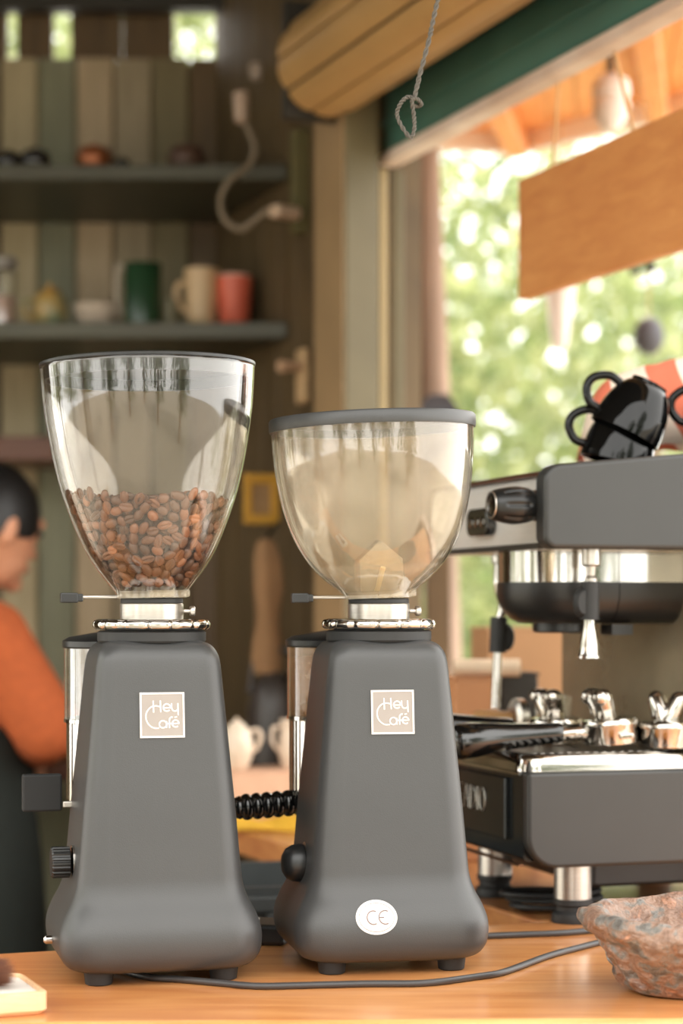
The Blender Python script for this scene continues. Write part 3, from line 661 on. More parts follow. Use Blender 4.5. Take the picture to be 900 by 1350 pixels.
# steam wand at the end nearest the camera
def grip(mb_pts, fin, name, par, flat=1):
    m = MB(); m.tube(mb_pts, 0.0105, 20)
    a, b = Vector(mb_pts[0]), Vector(mb_pts[-1]); c = (a + b) / 2
    m.lathe([(0.0005, -0.0085), (0.010, -0.0085), (0.0135, -0.003), (0.0135, 0.003), (0.010, 0.0085), (0.0005, 0.0085)], 20, T(*(c + Vector(fin))) @ RX(PI / 2) @ Matrix.Diagonal((0.8, 1.25, 0.8, 1)))
    return m.build(name, M['rubber'], par, smooth=45)
v0, u0 = 0.085, 0.012
m = MB(); m.lathe([(0.0105, 0.409), (0.0105, 0.392), (0.0085, 0.390)], 24, T(v0, u0, 0)); m.lathe([(0.0055, 0.391), (0.0045, 0.380), (0.0068, 0.377), (0.0068, 0.372)], 20, T(v0, u0, 0)); wn1 = m.build('steam_wand', M['steel'], e)
grip([(v0 - 0.001, u0, 0.3735), (v0 - 0.002, u0, 0.332)], (-0.009, 0, -0.002), 'wand_grip', wn1)
m = MB(); m.lathe([(0.0062, 0.334), (0.0066, 0.326), (0.0088, 0.316), (0.0110, 0.304), (0.0118, 0.294), (0.0128, 0.2925), (0.0128, 0.290), (0.0105, 0.2895)], 28, T(v0 - 0.0025, u0, 0) ); m.build('wand_tip', M['chrome'], wn1)
# far steam wand
v1, u1 = 0.088, 0.285
m = MB(); m.lathe([(0.0085, 0.4095), (0.0085, 0.400), (0.0065, 0.398)], 20, T(v1, u1, 0)); m.tube(cat([(v1, u1, 0.40), (v1, u1, 0.372), (v1 + 0.006, u1, 0.348), (v1 + 0.002, u1, 0.33), (v1, u1, 0.32)], 6), 0.0058, 14)
m.tube([(v1, u1, 0.32), (v1 - 0.004, u1, 0.222)], 0.0056, 14); wn2 = m.build('steam_wand', M['chrome'], e)
grip([(v1 + 0.001, u1, 0.3335), (v1 - 0.001, u1, 0.290)], (0.010, 0, -0.003), 'wand_grip', wn2)

# portafilters lying on the tray
EMM = Matrix.Translation(EM) @ RZ(ERZ)
def portafilter(v, u, rz, label, tilt=0.0):
    p = EMM @ Vector((v, u, 0.1875))
    o = empty('portafilter', p, ERZ + rz, label, 'portafilter', 'portafilters on the drip tray')
    tl = T(0, 0, 0.0015 + abs(tilt) * 0.0009) @ RY(R(tilt))
    m = MB(); m.lathe([(0.0275, 0.002), (0.0305, 0.001), (0.0310, 0.003), (0.0310, 0.020), (0.0325, 0.022), (0.0325, 0.0245), (0.0300, 0.0285), (0.022, 0.0305), (0.004, 0.031)], 44, tl); m.build('filter_holder', M['chrome'], o, smooth=40)
    m = MB(); m.tube(cat([(-0.026, 0, 0.014), (-0.040, 0, 0.0165), (-0.060, 0, 0.0165)], 5), [0.0085] * 5 + [0.0075] * 6, 16, tl); nk = m.build('neck', M['chrome'], o)
    m = MB(); m.tube(cat([(-0.058, 0, 0.0165), (-0.066, 0, 0.0168), (-0.100, 0, 0.0175), (-0.135, 0, 0.0185), (-0.160, 0, 0.0185), (-0.178, 0, 0.0180), (-0.186, 0, 0.0175)], 4),
                     [0.0095, .0097, .0099, .0101, .0103, .0106, .0110, .0114, .012, .0126, .0132, .0139, .0147, .0155, .0163, .017, .0175, .0177, .0178, .0176, .017, .0155, .0125, .008, .003][:25], 24, tl @ Matrix.Diagonal((1, 1.12, 1.12, 1)))
    hd = m.build('handle', M['blackgloss'], o, smooth=60)
    MB().lathe([(0.0075, 0), (0.0075, 0.0006), (0.005, 0.0008)], 20, tl @ T(-0.172, -0.006, 0.0335) @ RX(R(22)) @ RY(R(-12))).build('handle_inlay', M['bronze'], hd)
    for sy in (-1, 1):
        m = MB(); m.v0 = 0; q_ = MB(); q_.capsule((-0.004, sy * 0.003, 0.030), (-0.010, sy * 0.0135, 0.0520), 0.0120, 0.0108, 18); q_.capsule((-0.010, sy * 0.0135, 0.0520), (-0.015, sy * 0.0165, 0.0535), 0.0100, 0.0096, 18)
        m.add(q_.v, q_.f, tl); m.build('spout', M['chrome'], o, smooth=50)
    for x_, y_ in ((0.006, -0.0315), (-0.006, 0.0315)): MB().box((x_, y_, 0.010), (0.016, 0.008, 0.006), 0, tl).build('lug', M['chrome'], o, smooth=0, bevel=0.0015)
    return o
portafilter(0.124, 0.044, R(-4), 'upturned portafilter with a black handle jutting over the front edge of the drip tray', -5.0)
portafilter(0.100, 0.140, R(4), 'upturned portafilter whose black handle lies behind the other handle', 0)
portafilter(0.184, 0.032, R(-140), 'upturned chrome portafilter with spouts up near the back splash, handle out of view', 0)
# tamper and shot glass behind them
p = EMM @ Vector((0.095, 0.255, 0.1875))
t_ = empty('tamper', p, ERZ, 'small tamper with a pale wooden handle lying on the drip tray', 'tamper')
MB().lathe([(0.024, 0), (0.024, 0.010), (0.018, 0.014)], 32, T(0.012, 0, 0.024) @ RY(-PI / 2)).build('tamper_base', M['steel'], t_)
MB().lathe([(0.007, 0.012), (0.0085, 0.018), (0.0105, 0.040), (0.0110, 0.056), (0.009, 0.062), (0.003, 0.064)], 24, T(0.012, 0, 0.024) @ RY(-PI / 2)).build('tamper_handle', M['cork'], t_)
p = EMM @ Vector((0.125, 0.205, 0.1875))
sg = MB().lathe([(0.017, 0), (0.018, 0.001), (0.022, 0.053), (0.0205, 0.053), (0.0165, 0.010), (0.001, 0.009)], 32, None, True, False, mod=lambda t, z: 1 + 0.03 * math.cos(10 * t)).build('shot_glass', M['glass'], smooth=40, loc=p)
tag(sg, 'small faceted clear shot glass standing behind the portafilter spouts', 'glass')

# cups stacked on top of the machine
def cup_mesh(o, m_):
    pr = interp([(0.018, 0.0), (0.022, 0.0012), (0.030, 0.010), (0.0375, 0.028), (0.041, 0.048), (0.0420, 0.062)], 5)
    MB().lathe([(p_[0], p_[1]) for p_ in pr] + [(0.0405, 0.0625), (0.0392, 0.060), (0.036, 0.030), (0.022, 0.006), (0.001, 0.005)], 48, None, True, False).build('cup_body', m_, o, smooth=50)
    MB().lathe([(0.0215, 0.002), (0.0215, -0.0025), (0.0190, -0.0025), (0.0188, 0.001)], 36, None, False, False).build('foot_ring', m_, o)
    MB().tube(cat([(-0.030, 0, 0.012), (-0.045, 0, 0.010), (-0.060, 0, 0.020), (-0.062, 0, 0.034), (-0.052, 0, 0.047), (-0.0395, 0, 0.049)], 6), 0.0050, 12).build('handle', m_, o, smooth=60)
M['cup'] = pm('black_glazed_ceramic', (10, 10, 10), 0.05, 0, 0.2, 30, coat=0.0, spec=0.32)
ZT = 0.494
def cup_at(rimc, basec, spin, label):
    rimc, basec = Vector(rimc), Vector(basec); zz = (rimc - basec).normalized()
    x = Vector((1, 0, 0)); x = (x - zz * x.dot(zz)).normalized(); y = zz.cross(x); m4 = Matrix((x, y, zz)).transposed().to_4x4() @ RZ(spin)
    o = empty('cup', basec, 0, label, 'cup', 'black cups on the machine'); o.rotation_euler = m4.to_euler(); cup_mesh(o, M['cup']); return o
cup_at(P(812, 606, 2.345), P(829, 541, 2.345), R(4), 'glossy black cup nested under the tilted cup, only its lower side and handle showing')
rc_ = P(823, 571, 2.335); bc_ = P(855, 508, 2.335)
cup_at(rc_, bc_, R(0), 'glossy black cup tipped upside down over another cup, foot ring up')
l3 = P(956, 590, 2.365); l3.z = ZT + 0.052
cup_at(l3, l3 + Vector((0, 0, 0.0625)), R(10), 'glossy black cup at the picture edge showing little more than its handle')
l4 = P(956, 590, 2.365); l4.z = ZT + 0.001
cup_at(l4, l4 + Vector((0, 0, 0.0625)), R(160), 'glossy black cup mostly out of frame, upside down under the edge cup')
# striped towel heaped behind the cups
m, nt, b = newmat('striped_towel'); N, L = nt.nodes, nt.links
t = N.new('ShaderNodeTexCoord'); mp = N.new('ShaderNodeMapping'); mp.inputs['Rotation'].default_value = (0, R(35), R(25)); mp.inputs['Scale'].default_value = (1, 1, 1)
wv = N.new('ShaderNodeTexWave'); wv.wave_type = 'BANDS'; wv.bands_direction = 'X'; wv.inputs['Scale'].default_value = 4.6; wv.inputs['Distortion'].default_value = 0.6; wv.inputs['Phase Offset'].default_value = 1.9
r = N.new('ShaderNodeValToRGB'); r.color_ramp.interpolation = 'EASE'; r.color_ramp.elements[0].position = 0.60; r.color_ramp.elements[1].position = 0.66
r.color_ramp.elements[0].color = lin((236, 216, 198)); r.color_ramp.elements[1].color = lin((212, 112, 84))
L.new(t.outputs['Object'], mp.inputs[0]); L.new(mp.outputs[0], wv.inputs['Vector']); L.new(wv.outputs['Fac'], r.inputs['Fac']); L.new(r.outputs['Color'], b.inputs['Base Color']); b.inputs['Roughness'].default_value = 0.9
tw = MB(); nx, ny = 44, 26; rr = []
tp = P(858, 600, 2.47); tp.z = ZT + 0.003
for j in range(ny + 1):
    row = []
    for i in range(nx + 1):
        x = -0.085 + 0.30 * i / nx; y = -0.045 + 0.11 * j / ny; 
        rise = 1 / (1 + math.exp(-(x + 0.070) / 0.006)); hgt = lerp_tab([(-0.085, 0.035), (-0.079, 0.070), (-0.070, 0.104), (-0.055, 0.122), (-0.030, 0.134), (0.0, 0.143), (0.05, 0.150), (0.22, 0.15)], x)[0] * max(0, math.cos((y - 0.010) / 0.056 * PI / 2)) ** 0.35
        hgt += 0.004 * noise.noise(Vector((x * 40, y * 40, 2))) * rise
        row.append((x, y, max(hgt, 0.0)))
    rr.append(row)
n0 = len(rr[0]); vs = [p for r_ in rr for p in r_]; fs = [(j * n0 + i, j * n0 + i + 1, (j + 1) * n0 + i + 1, (j + 1) * n0 + i) for j in range(ny) for i in range(nx)]
tw.add(vs, fs); tw = tw.build('towel', m, smooth=0, loc=tp); tw.data.shade_smooth(); sd = tw.modifiers.new('thick', 'SOLIDIFY'); sd.thickness = 0.003
tag(tw, 'cream and coral striped towel heaped behind the black cups', 'towel')

# ------------------------------------------------------------------ things on the counter
# lumpy clay dish
m = MB(); rr = []; nn = 120
prof = [(0.042, 0.0), (0.050, 0.003), (0.058, 0.014), (0.068, 0.032), (0.077, 0.048), (0.082, 0.056), (0.090, 0.062), (0.0955, 0.070), (0.0965, 0.078), (0.091, 0.0845), (0.082, 0.084), (0.072, 0.076), (0.058, 0.062), (0.035, 0.054), (0.004, 0.052)]
prof = [(p[0], p[1]) for p in cat([Vector((a_, b_, 0)) for a_, b_ in prof], 6)]
for i_, (r_, z) in enumerate(prof):
    ring = []
    for k in range(nn):
        th = 2 * PI * k / nn; d = Vector((math.cos(th), math.sin(th), z * 9))
        amp = min(1, z / 0.012)
        nz_ = noise.noise(d * 1.6 + Vector((3, 1, 0))) * 0.010 + noise.noise(d * 4.5) * 0.0062 + noise.noise(d * 13) * 0.0032 + abs(noise.noise(d * 3 + Vector((7, 0, 0)))) * 0.006
        rim = (0.0025 * math.sin(3 * th + 1) + 0.0015 * math.sin(7 * th)) * min(1, z / 0.06)
        ring.append(((r_ + nz_ * amp) * math.cos(th), (r_ + nz_ * amp) * math.sin(th), z + rim + noise.noise(d * 3 + Vector((9, 9, 9))) * 0.003 * amp))
    rr.append(ring)
m.rings(rr)
mt, nt, b = newmat('mottled_clay'); N, L = nt.nodes, nt.links
t = N.new('ShaderNodeTexCoord'); n1 = N.new('ShaderNodeTexNoise'); n1.inputs['Scale'].default_value = 52; n1.inputs['Detail'].default_value = 9; n1.inputs['Distortion'].default_value = 0.6
r1_ = N.new('ShaderNodeValToRGB'); ee = r1_.color_ramp.elements; ee[0].position = 0.30; ee[0].color = lin((78, 68, 62)); ee[1].position = 0.72; ee[1].color = lin((178, 128, 100))
k = ee.new(0.42); k.color = lin((112, 108, 102)); k = ee.new(0.52); k.color = lin((146, 116, 98)); k = ee.new(0.62); k.color = lin((118, 90, 74))
L.new(t.outputs['Object'], n1.inputs['Vector']); L.new(n1.outputs['Fac'], r1_.inputs['Fac'])
n2 = N.new('ShaderNodeTexNoise'); n2.inputs['Scale'].default_value = 13; n2.inputs['Detail'].default_value = 3
L.new(t.outputs['Object'], n2.inputs['Vector'])
r2_ = N.new('ShaderNodeValToRGB'); r2_.color_ramp.elements[0].position = 0.56; r2_.color_ramp.elements[1].position = 0.68; L.new(n2.outputs['Fac'], r2_.inputs['Fac'])
mx = N.new('ShaderNodeMix'); mx.data_type = 'RGBA'; L.new(r2_.outputs['Color'], mx.inputs[0]); L.new(r1_.outputs['Color'], mx.inputs[6]); mx.inputs[7].default_value = lin((146, 162, 172))
L.new(mx.outputs[2], b.inputs['Base Color']); b.inputs['Roughness'].default_value = 0.5
bp = N.new('ShaderNodeBump'); bp.inputs['Strength'].default_value = 1.0; bp.inputs['Distance'].default_value = 0.006; n3 = N.new('ShaderNodeTexNoise'); n3.inputs['Scale'].default_value = 110; n3.inputs['Detail'].default_value = 5
L.new(t.outputs['Object'], n3.inputs['Vector']); L.new(n3.outputs['Fac'], bp.inputs['Height']); L.new(bp.outputs['Normal'], b.inputs['Normal'])
dish = m.build('clay_dish', mt, smooth=80, loc=P(902, 800, 1.845) * 1); dish.location.z = 0.0005; dish.scale = (1, 1, 0.86); dish.rotation_euler = (0, 0, R(70))
tag(dish, 'lumpy mottled clay dish in brown and blue-grey at the front of the counter', 'dish')
# tray with brush
tr = empty('tray', (-0.335, 1.800, 0), R(-20), 'pale wooden tray with a white lining holding a brown brush', 'tray')
M['traywood'] = wood('pale_tray_wood', (232, 192, 150), (212, 164, 120), 12, (2, 10, 10), 0.4)
M['white_lin'] = pm('white_lining', (244, 236, 226), 0.4)
tx, ty = 0.085, 0.050
tr.location = (-0.3455, 1.752, 0); tr.rotation_euler = (0, 0, R(22))
def trp(a, b, g_): return [(x, y) for x, y in roundrect(a - g_, b - g_, 0.010, 32)]
m = MB(); m.rings([[(x, y, 0.0005) for x, y in trp(tx, ty, 0.003)], [(x, y, 0.004) for x, y in trp(tx, ty, 0)], [(x, y, 0.0185) for x, y in trp(tx, ty, 0)], [(x, y, 0.0200) for x, y in trp(tx, ty, 0.002)], [(x, y, 0.0200) for x, y in trp(tx, ty, 0.004)], [(x, y, 0.0145) for x, y in trp(tx, ty, 0.006)]])
m.build('tray_body', M['traywood'], tr, smooth=40)
MB().rings([[(x, y, 0.0147) for x, y in trp(tx, ty, 0.0055)], [(x, y, 0.0170) for x, y in trp(tx, ty, 0.0055)]]).build('lining', M['white_lin'], tr, smooth=0)
br = empty('brush', tr.location + Vector((0, 0, 0.0172)), R(22), 'brown bristle brush lying in the pale tray', 'brush')
m = MB(); m.lathe([(0.004, -0.10), (0.006, -0.06), (0.0085, 0.0), (0.0085, 0.010)], 20, T(0.009, -0.004, 0.0115) @ RY(PI / 2)); m.build('handle', M['cork'], br)
m = MB()
for i in range(1400):
    a_ = random.uniform(0, 2 * PI); q = math.sqrt(random.random()); y0, z0 = 0.008 * q * math.cos(a_), 0.008 * q * math.sin(a_); L_ = 0.050 + random.uniform(-0.008, 0.004) - 0.006 * q
    sp = 1.55; p0 = Vector((0.018, -0.004 + y0, 0.0115 + z0)); p1 = p0 + Vector((L_, y0 * sp + random.uniform(-.002, .002), z0 * (0.35 if z0 < 0 else 0.7) + random.uniform(-.001, .002)))
    mid = (p0 + p1) / 2 + Vector((0, 0, 0.0015)); w_ = Vector((0, 0.00028, 0)); h_ = Vector((0, 0, 0.00028))
    m.add([p0 - w_, p0 + w_, p0 + h_, mid - w_, mid + w_, mid + h_, p1], [(0, 1, 4, 3), (1, 2, 5, 4), (2, 0, 3, 5), (3, 4, 6), (4, 5, 6), (5, 3, 6)])
bs = m.build('bristles', island_mat('brown_bristle', [(70, 40, 26), (118, 70, 44), (92, 52, 34)], 0.6), br, smooth=0); bs['kind'] = 'stuff'
# cables
def Pz(px, py, z=0.0):
    D = (HC - z) * FPX / (py - HOR); return Vector(((px - 450) / FPX * D, D, z))
r_ = 0.0032
M['cable'] = pm('grey_black_cable', (58, 56, 56), 0.4)
def cable(pts, label, rr_=r_, closed_px=True, name='power_cable', mat='cable'):
    pts = [Pz(p[0], p[1], rr_) if len(p) == 2 else Vector(p) for p in pts]
    o = MB().tube(cat(pts, 10), rr_, 12).build(name, M[mat], smooth=60); return tag(o, label, 'cable')
cable([(150, 1277), (195, 1288), (235, 1291), (290, 1296), (340, 1300), (400, 1299), (480, 1297), (560, 1296), (625, 1288), (665, 1281), (720, 1261), (760, 1250), (800, 1241), (860, 1236)], 'grey power cable snaking along the counter in front of both grinders')
cable([(590, 1236), (640, 1234), (690, 1232), (740, 1230), (790, 1226), (850, 1222), (900, 1219)], 'black power cable running from the cloudy grinder past the machine foot', 0.0034)
cl = []
for k in range(58):
    t = k / 57 * 2 * PI * 3.2; q = 0.046 + 0.006 * math.sin(1.7 * t); cl.append((0.240 + q * 1.1 * math.cos(t), 2.342 + q * 0.9 * math.sin(t), 0.0036 + 0.0062 * (k / 57) * 3.2))
cable([tuple(p) for p in cl], 'coil of black cable lying by the machine feet', 0.0033, name='cable_coil', mat='rubber')
# scanner-like flat device between the grinders
dv = empty('handheld_scanner', (-0.088, 2.118, 0), R(-14), 'flat black device with a small glass window lying between the grinders', 'device')
MB().box((0, 0, 0.011), (0.075, 0.055, 0.021)).build('case', M['black'], dv, smooth=0, bevel=0.004)
MB().box((-0.013, -0.006, 0.0225), (0.030, 0.024, 0.003)).build('window', M['steel'], dv, smooth=0, bevel=0.001)
# dark bin below the return counter edge
bn = empty('plastic_bin', (-0.115, 2.60, FL - 0.018), R(14), 'dark grey ribbed plastic bin standing behind and below the grinders', 'bin')
m = MB(); rr = []
for z, a_ in ((0, 0.125), (0.90, 0.150), (0.93, 0.155), (0.945, 0.155), (0.945, 0.145), (0.90, 0.142)): rr.append([(x, y, z) for x, y in roundrect(a_, a_ * 0.8, 0.03, 32)])
M['bin'] = pm('dark_grey_plastic', (66, 70, 70), 0.45)
m.rings(rr).build('bin_body', M['bin'], bn, smooth=40)
for i in range(5): MB().box((-0.10 + 0.05 * i, -0.1235, 0.86), (0.012, 0.012, 0.14)).build('rib', M['bin'], bn, smooth=0, bevel=0.002)
MB().box((0, -0.126, 0.925), (0.27, 0.012, 0.02)).build('rim_bar', M['bin'], bn, smooth=0, bevel=0.003)

# ------------------------------------------------------------------ hanging things
# twine with a knotted loop
D = 2.02
m = MB(); path = cat([P(640, -260, D), P(577, 0, D), P(566, 50, D), P(554, 95, D), P(546, 128, D)], 12)
def rope(m, pts, r, turns=46):
    pts = [Vector(p) for p in pts]; L_ = len(pts)
    for s_ in (0, PI):
        out = []
        for i, p in enumerate(pts):
            d = (pts[min(i + 1, L_ - 1)] - pts[max(i - 1, 0)]).normalized(); u, w = frame(d); t = s_ + i * 0.9
            out.append(p + (u * math.cos(t) + w * math.sin(t)) * r * 0.55)
        m.tube(out, r * 0.62, 6)
def resample(pts, step=0.0018):
    out = [pts[0]]; 
    for a_, b_ in zip(pts, pts[1:]):
        n_ = max(1, int((b_ - a_).length / step)); out += [a_.lerp(b_, k / n_) for k in range(1, n_ + 1)]
    return out
rope(m, resample(path), 0.0023)
rope(m, resample(cat([P(546, 128, D), P(549, 118, D), P(553, 103, D - .003)], 8)), 0.0018)
rope(m, resample(cat([P(545, 130, D), P(537, 128, D - .004), P(528, 136, D - .005), P(523, 150, D), P(529, 166, D), P(541, 181, D), P(546, 168, D), P(545, 150, D), P(543, 132, D - .006), P(550, 131, D - .004), P(555, 137, D), P(551, 140, D + .004), P(545, 139, D)], 8)), 0.0021)
rope_o = m.build('twine', pm('grey_twine', (96, 90, 82), 0.8), smooth=60); tag(rope_o, 'grey twine hanging from the ceiling, ending in a knotted loop', 'twine')
# hanging wooden board below the beam, on strings
zb0, zb1 = 0.812, 0.994
tb = (3.6 - 3.115) / math.cos(YAW)
a_, b_ = wall(tb, -0.012), wall(tb + 0.75, -0.012)
hb_ = empty('hanging_board', (a_ + b_) / 2, 0, 'plain orange-brown wooden board hanging on strings in the window opening', 'board')
m = MB(); q = [a_, b_, b_ + V * 0.018, a_ + V * 0.018]; c_ = hb_.location
m.prism([(p.x - c_.x, p.y - c_.y) for p in q], zb0, zb1)
M['board'] = wood('orange_board_wood', (222, 156, 94), (200, 130, 74), 4, (3, 3, 14), 0.5, 0, 0, (212, 144, 84))
m.build('board_panel', M['board'], hb_, smooth=0, bevel=0.002)
M['string'] = pm('jute_string', (196, 150, 100), 0.8)
for tt, dx in ((0.10, 0.02), (0.345, -0.055)):
    p0 = wall(tb + tt, -0.004, zb1 - 0.005) - c_; p1 = wall(tb + tt + dx, -0.004, 1.115) - c_
    MB().tube([p0, p1], 0.0026, 8).build('string', M['string'], hb_)
p0 = wall(tb + 0.40, -0.035, 1.17)
kn = MB().ellipsoid((0, 0, 0), (0.012, 0.02, 0.012)).build('string_knot', M['string'], hb_); kn.location = p0 - c_

# ------------------------------------------------------------------ back wall shelves and what stands on them
def shelf(name, xa, xb, ya, yb, z, th, mat, label):
    xe = lambda y: min(xb, W0.x - (y - W0.y) * math.tan(YAW) - 0.020)
    o = MB().prism([(xa, ya), (xe(ya), ya), (xe(yb), yb), (xa, yb)], z - th, z).build(name, mat, smooth=0, bevel=0.003); return tag(o, label, 'shelf')
Z1 = 1.225; Z2 = 0.912; Z3 = 0.70
shelf('wall_shelf', -2.2, -0.10, 4.07, 4.53, Z1, 0.030, M['shelf'], 'upper dark green wall shelf with small dark pots on it')
shelf('wall_shelf', -2.2, -0.09, 4.07, 4.53, Z2, 0.032, M['shelf'], 'dark green wall shelf carrying the mugs and tumblers')
shelf('wall_shelf', -2.2, -0.595, 4.25, 4.53, Z3, 0.05, M['shelf_brown'], 'short red-brown wall shelf below the mug shelf, behind the person')
DS = 4.20
def at(px, z, D=DS): return Vector(((px - 450) / FPX * D, D, z))
def vess(name, px, mat, prof, label, cat_, D=DS, z=Z2, n=28):
    o = empty(name, at(px, z + 0.0005, D), 0, label, cat_)
    MB().lathe(prof, n, None, True, False).build('vessel_body', mat, o, smooth=40); return o
PXM = FPX / DS
o = vess('storage_jar', 3, M['glass'], [(0.028, 0), (0.030, 0.002), (0.030, 0.118), (0.026, 0.128), (0.0245, 0.128), (0.028, 0.116), (0.028, 0.004), (0.001, 0.003)], 'clear jar of pale pink powder with a grey lid on the mug shelf', 'jar')
MB().lathe([(0.027, 0.004), (0.027, 0.068), (0.001, 0.072)], 24).build('powder', pm('pink_powder', (226, 190, 178), 0.8), o)
MB().lathe([(0.030, 0.126), (0.031, 0.128), (0.031, 0.146), (0.028, 0.150), (0.001, 0.151)], 24).build('jar_lid', pm('grey_lid', (150, 144, 136), 0.5), o)
M['glaze_green'] = pm('green_gold_glaze', (120, 140, 112), 0.2, 0, 0.3, 18, c2=(196, 156, 86))
o = vess('glazed_teapot', 66, M['glaze_green'], [(0.022, 0), (0.030, 0.008), (0.036, 0.035), (0.035, 0.06), (0.028, 0.074), (0.022, 0.078), (0.001, 0.08)], 'small green and gold glazed teapot on the mug shelf', 'teapot')
MB().tube(cat([(-0.030, 0, 0.062), (-0.050, 0, 0.060), (-0.054, 0, 0.040), (-0.034, 0, 0.020)], 5), 0.005, 10).build('handle', M['glaze_green'], o)
MB().lathe([(0.020, 0.078), (0.018, 0.084), (0.005, 0.088), (0.006, 0.094), (0.001, 0.096)], 20).build('lid', pm('gold_lid', (206, 160, 84), 0.25, 0.6), o)
o = vess('bowl', 128, pm('white_ceramic', (214, 196, 176), 0.35), [(0.022, 0), (0.026, 0.003), (0.042, 0.022), (0.050, 0.050), (0.0485, 0.0515), (0.040, 0.024), (0.001, 0.010)], 'pale ceramic bowl between the teapot and the green tumbler', 'bowl')
M['green_tin'] = pm('dark_green_enamel', (40, 74, 48), 0.22, 0, 0.2, 10)
o = vess('tumbler', 188, M['green_tin'], [(0.034, 0), (0.037, 0.003), (0.039, 0.135), (0.0375, 0.137), (0.0355, 0.134), (0.034, 0.006), (0.001, 0.005)], 'tall dark green tumbler on the mug shelf', 'tumbler')
MB().tube(cat([(-0.037, -0.01, 0.128), (-0.050, -0.014, 0.126), (-0.051, -0.014, 0.06), (-0.046, -0.012, 0.040), (-0.036, -0.01, 0.034)], 6), 0.0055, 10).build('handle', pm('pale_handle', (190, 176, 156), 0.35), o)
M['cream'] = pm('cream_ceramic', (216, 184, 142), 0.4, 0, 0.08)
o = vess('mug', 266, M['cream'], [(0.026, 0), (0.0285, 0.003), (0.031, 0.04), (0.036, 0.124), (0.0345, 0.126), (0.029, 0.04), (0.026, 0.006), (0.001, 0.005)], 'tall cream ceramic mug with its handle towards the green tumbler', 'mug')
MB().tube(cat([(-0.034, 0, 0.098), (-0.050, 0, 0.092), (-0.052, 0, 0.066), (-0.042, 0, 0.046), (-0.030, 0, 0.038)], 6), 0.0055, 10).build('handle', M['cream'], o)
M['coral'] = pm('coral_plastic', (226, 108, 82), 0.4, 0, 0.08)
o = vess('tumbler', 309, M['coral'], [(0.027, 0), (0.029, 0.003), (0.037, 0.106), (0.0355, 0.108), (0.028, 0.006), (0.001, 0.005)], 'coral red tumbler with a pale lid beside the cream mug', 'tumbler')
MB().lathe([(0.0355, 0.106), (0.034, 0.113), (0.016, 0.116), (0.001, 0.116)], 24).build('tumbler_lid', pm('pale_pink_lid', (236, 190, 170), 0.35), o)
vess('small_pot', 225, M['green_tin'] if False else pm('olive_jar', (110, 102, 70), 0.4), [(0.014, 0), (0.016, 0.06), (0.010, 0.066), (0.001, 0.066)], 'small dull olive jar between the green tumbler and the cream mug', 'jar')
M['darkpot'] = pm('dark_glazed_pot', (40, 34, 30), 0.12, 0, 0.2, coat=0.5); M['copper'] = pm('copper_pot', (168, 100, 62), 0.3, 0.5)
for px, mt_, lb, s_, nm in ((12, M['darkpot'], 'dark shiny low pot at the end of the upper shelf', 0.9, 'pot'), (47, M['darkpot'], 'dark shiny round pot with a bright glint on the upper shelf', 1.0, 'pot'), (124, M['copper'], 'copper brown bowl-shaped pot on the upper shelf', 1.15, 'pot'), (160, M['darkpot'], 'very small dark pot beside the copper one on the upper shelf', 0.6, 'pot'), (246, pm('brown_pot', (92, 66, 52), .5), 'dull brown pot standing alone on the upper shelf', 1.2, 'pot')):
    o = vess(nm, px, mt_, [(0.022 * s_, 0), (0.028 * s_, 0.006 * s_), (0.032 * s_, 0.024 * s_), (0.027 * s_, 0.040 * s_), (0.024 * s_, 0.043 * s_), (0.001, 0.044 * s_)], lb, 'pot', 4.15, Z1)
    MB().lathe([(0.004 * s_, 0.043 * s_), (0.006 * s_, 0.050 * s_), (0.001, 0.053 * s_)], 14).build('lid_knob', mt_, o)
# ------------------------------------------------------------------ fittings on the far stretch of the right wall
def wpt(px, py, off=0.03):
    """point on the far right wall (offset inwards) seen at this pixel column"""
    k = (px - 450) / FPX; o = W0 - V * off
    t = (o.x - k * o.y) / (-U.x * -1 * -1 - 0) if False else (k * o.y - o.x) / (U.x - k * U.y)
    p = o + U * t; return Vector((p.x, p.y, HC + (HOR - py) / FPX * p.y))
p = wpt(395, 240, 0.028)
post = MB().box(p, (0.03, 0.03, 0.20), YAW).build('socket_post', pm('olive_post', (112, 104, 66), .6), smooth=0, bevel=0.003); tag(post, 'narrow olive mounting board behind the pale plug', 'mounting board')
p = P(376, 280, 3.90)
pg = MB().box(p, (0.06, 0.03, 0.024), YAW + R(20)).build('plug', pm('pale_plug', (220, 190, 162), .5), smooth=0, bevel=0.006); tag(pg, 'pale rectangular plug at the end of the looping cable', 'plug')
p1, p2 = P(318, 122, 3.97), wpt(338, 84, 0.02)
o = tag(MB().lathe([(0.014, 0.0), (0.016, 0.006), (0.013, 0.055), (0.006, 0.06)], 20, T(*p1) @ RX(PI)).build('lamp_socket', pm('pale_socket', (206, 180, 160), .35), smooth=40), 'pale lamp socket hanging at the top of the looping cable', 'lamp socket')
o = tag(MB().lathe([(0.012, 0), (0.015, 0.01), (0.012, 0.03), (0.004, 0.034)], 20, T(*p2) @ RX(PI)).build('cable_clip', pm('pale_clip', (200, 180, 164), .3), smooth=40), 'small pale cable clip above the lamp socket on the side wall', 'clip')
cpts = [P(318, 150, 3.97), P(328, 172, 3.97), P(336, 195, 3.97), P(328, 218, 3.97), P(303, 238, 3.96), P(291, 262, 3.96), P(297, 290, 3.95), P(318, 302, 3.95), P(336, 290, 3.94), P(352, 279, 3.93), P(366, 280, 3.92)]
o = tag(MB().tube(cat(cpts, 8), 0.0065, 10).build('lamp_cable', pm('beige_cable', (138, 122, 100), .5), smooth=60), 'thick beige cable looping down from the lamp socket to the plug', 'cable')
p = wpt(399, 496, 0.03)
sw = empty('wall_latch', p, YAW, 'cream wall latch plate with a short lever beside the column', 'latch')
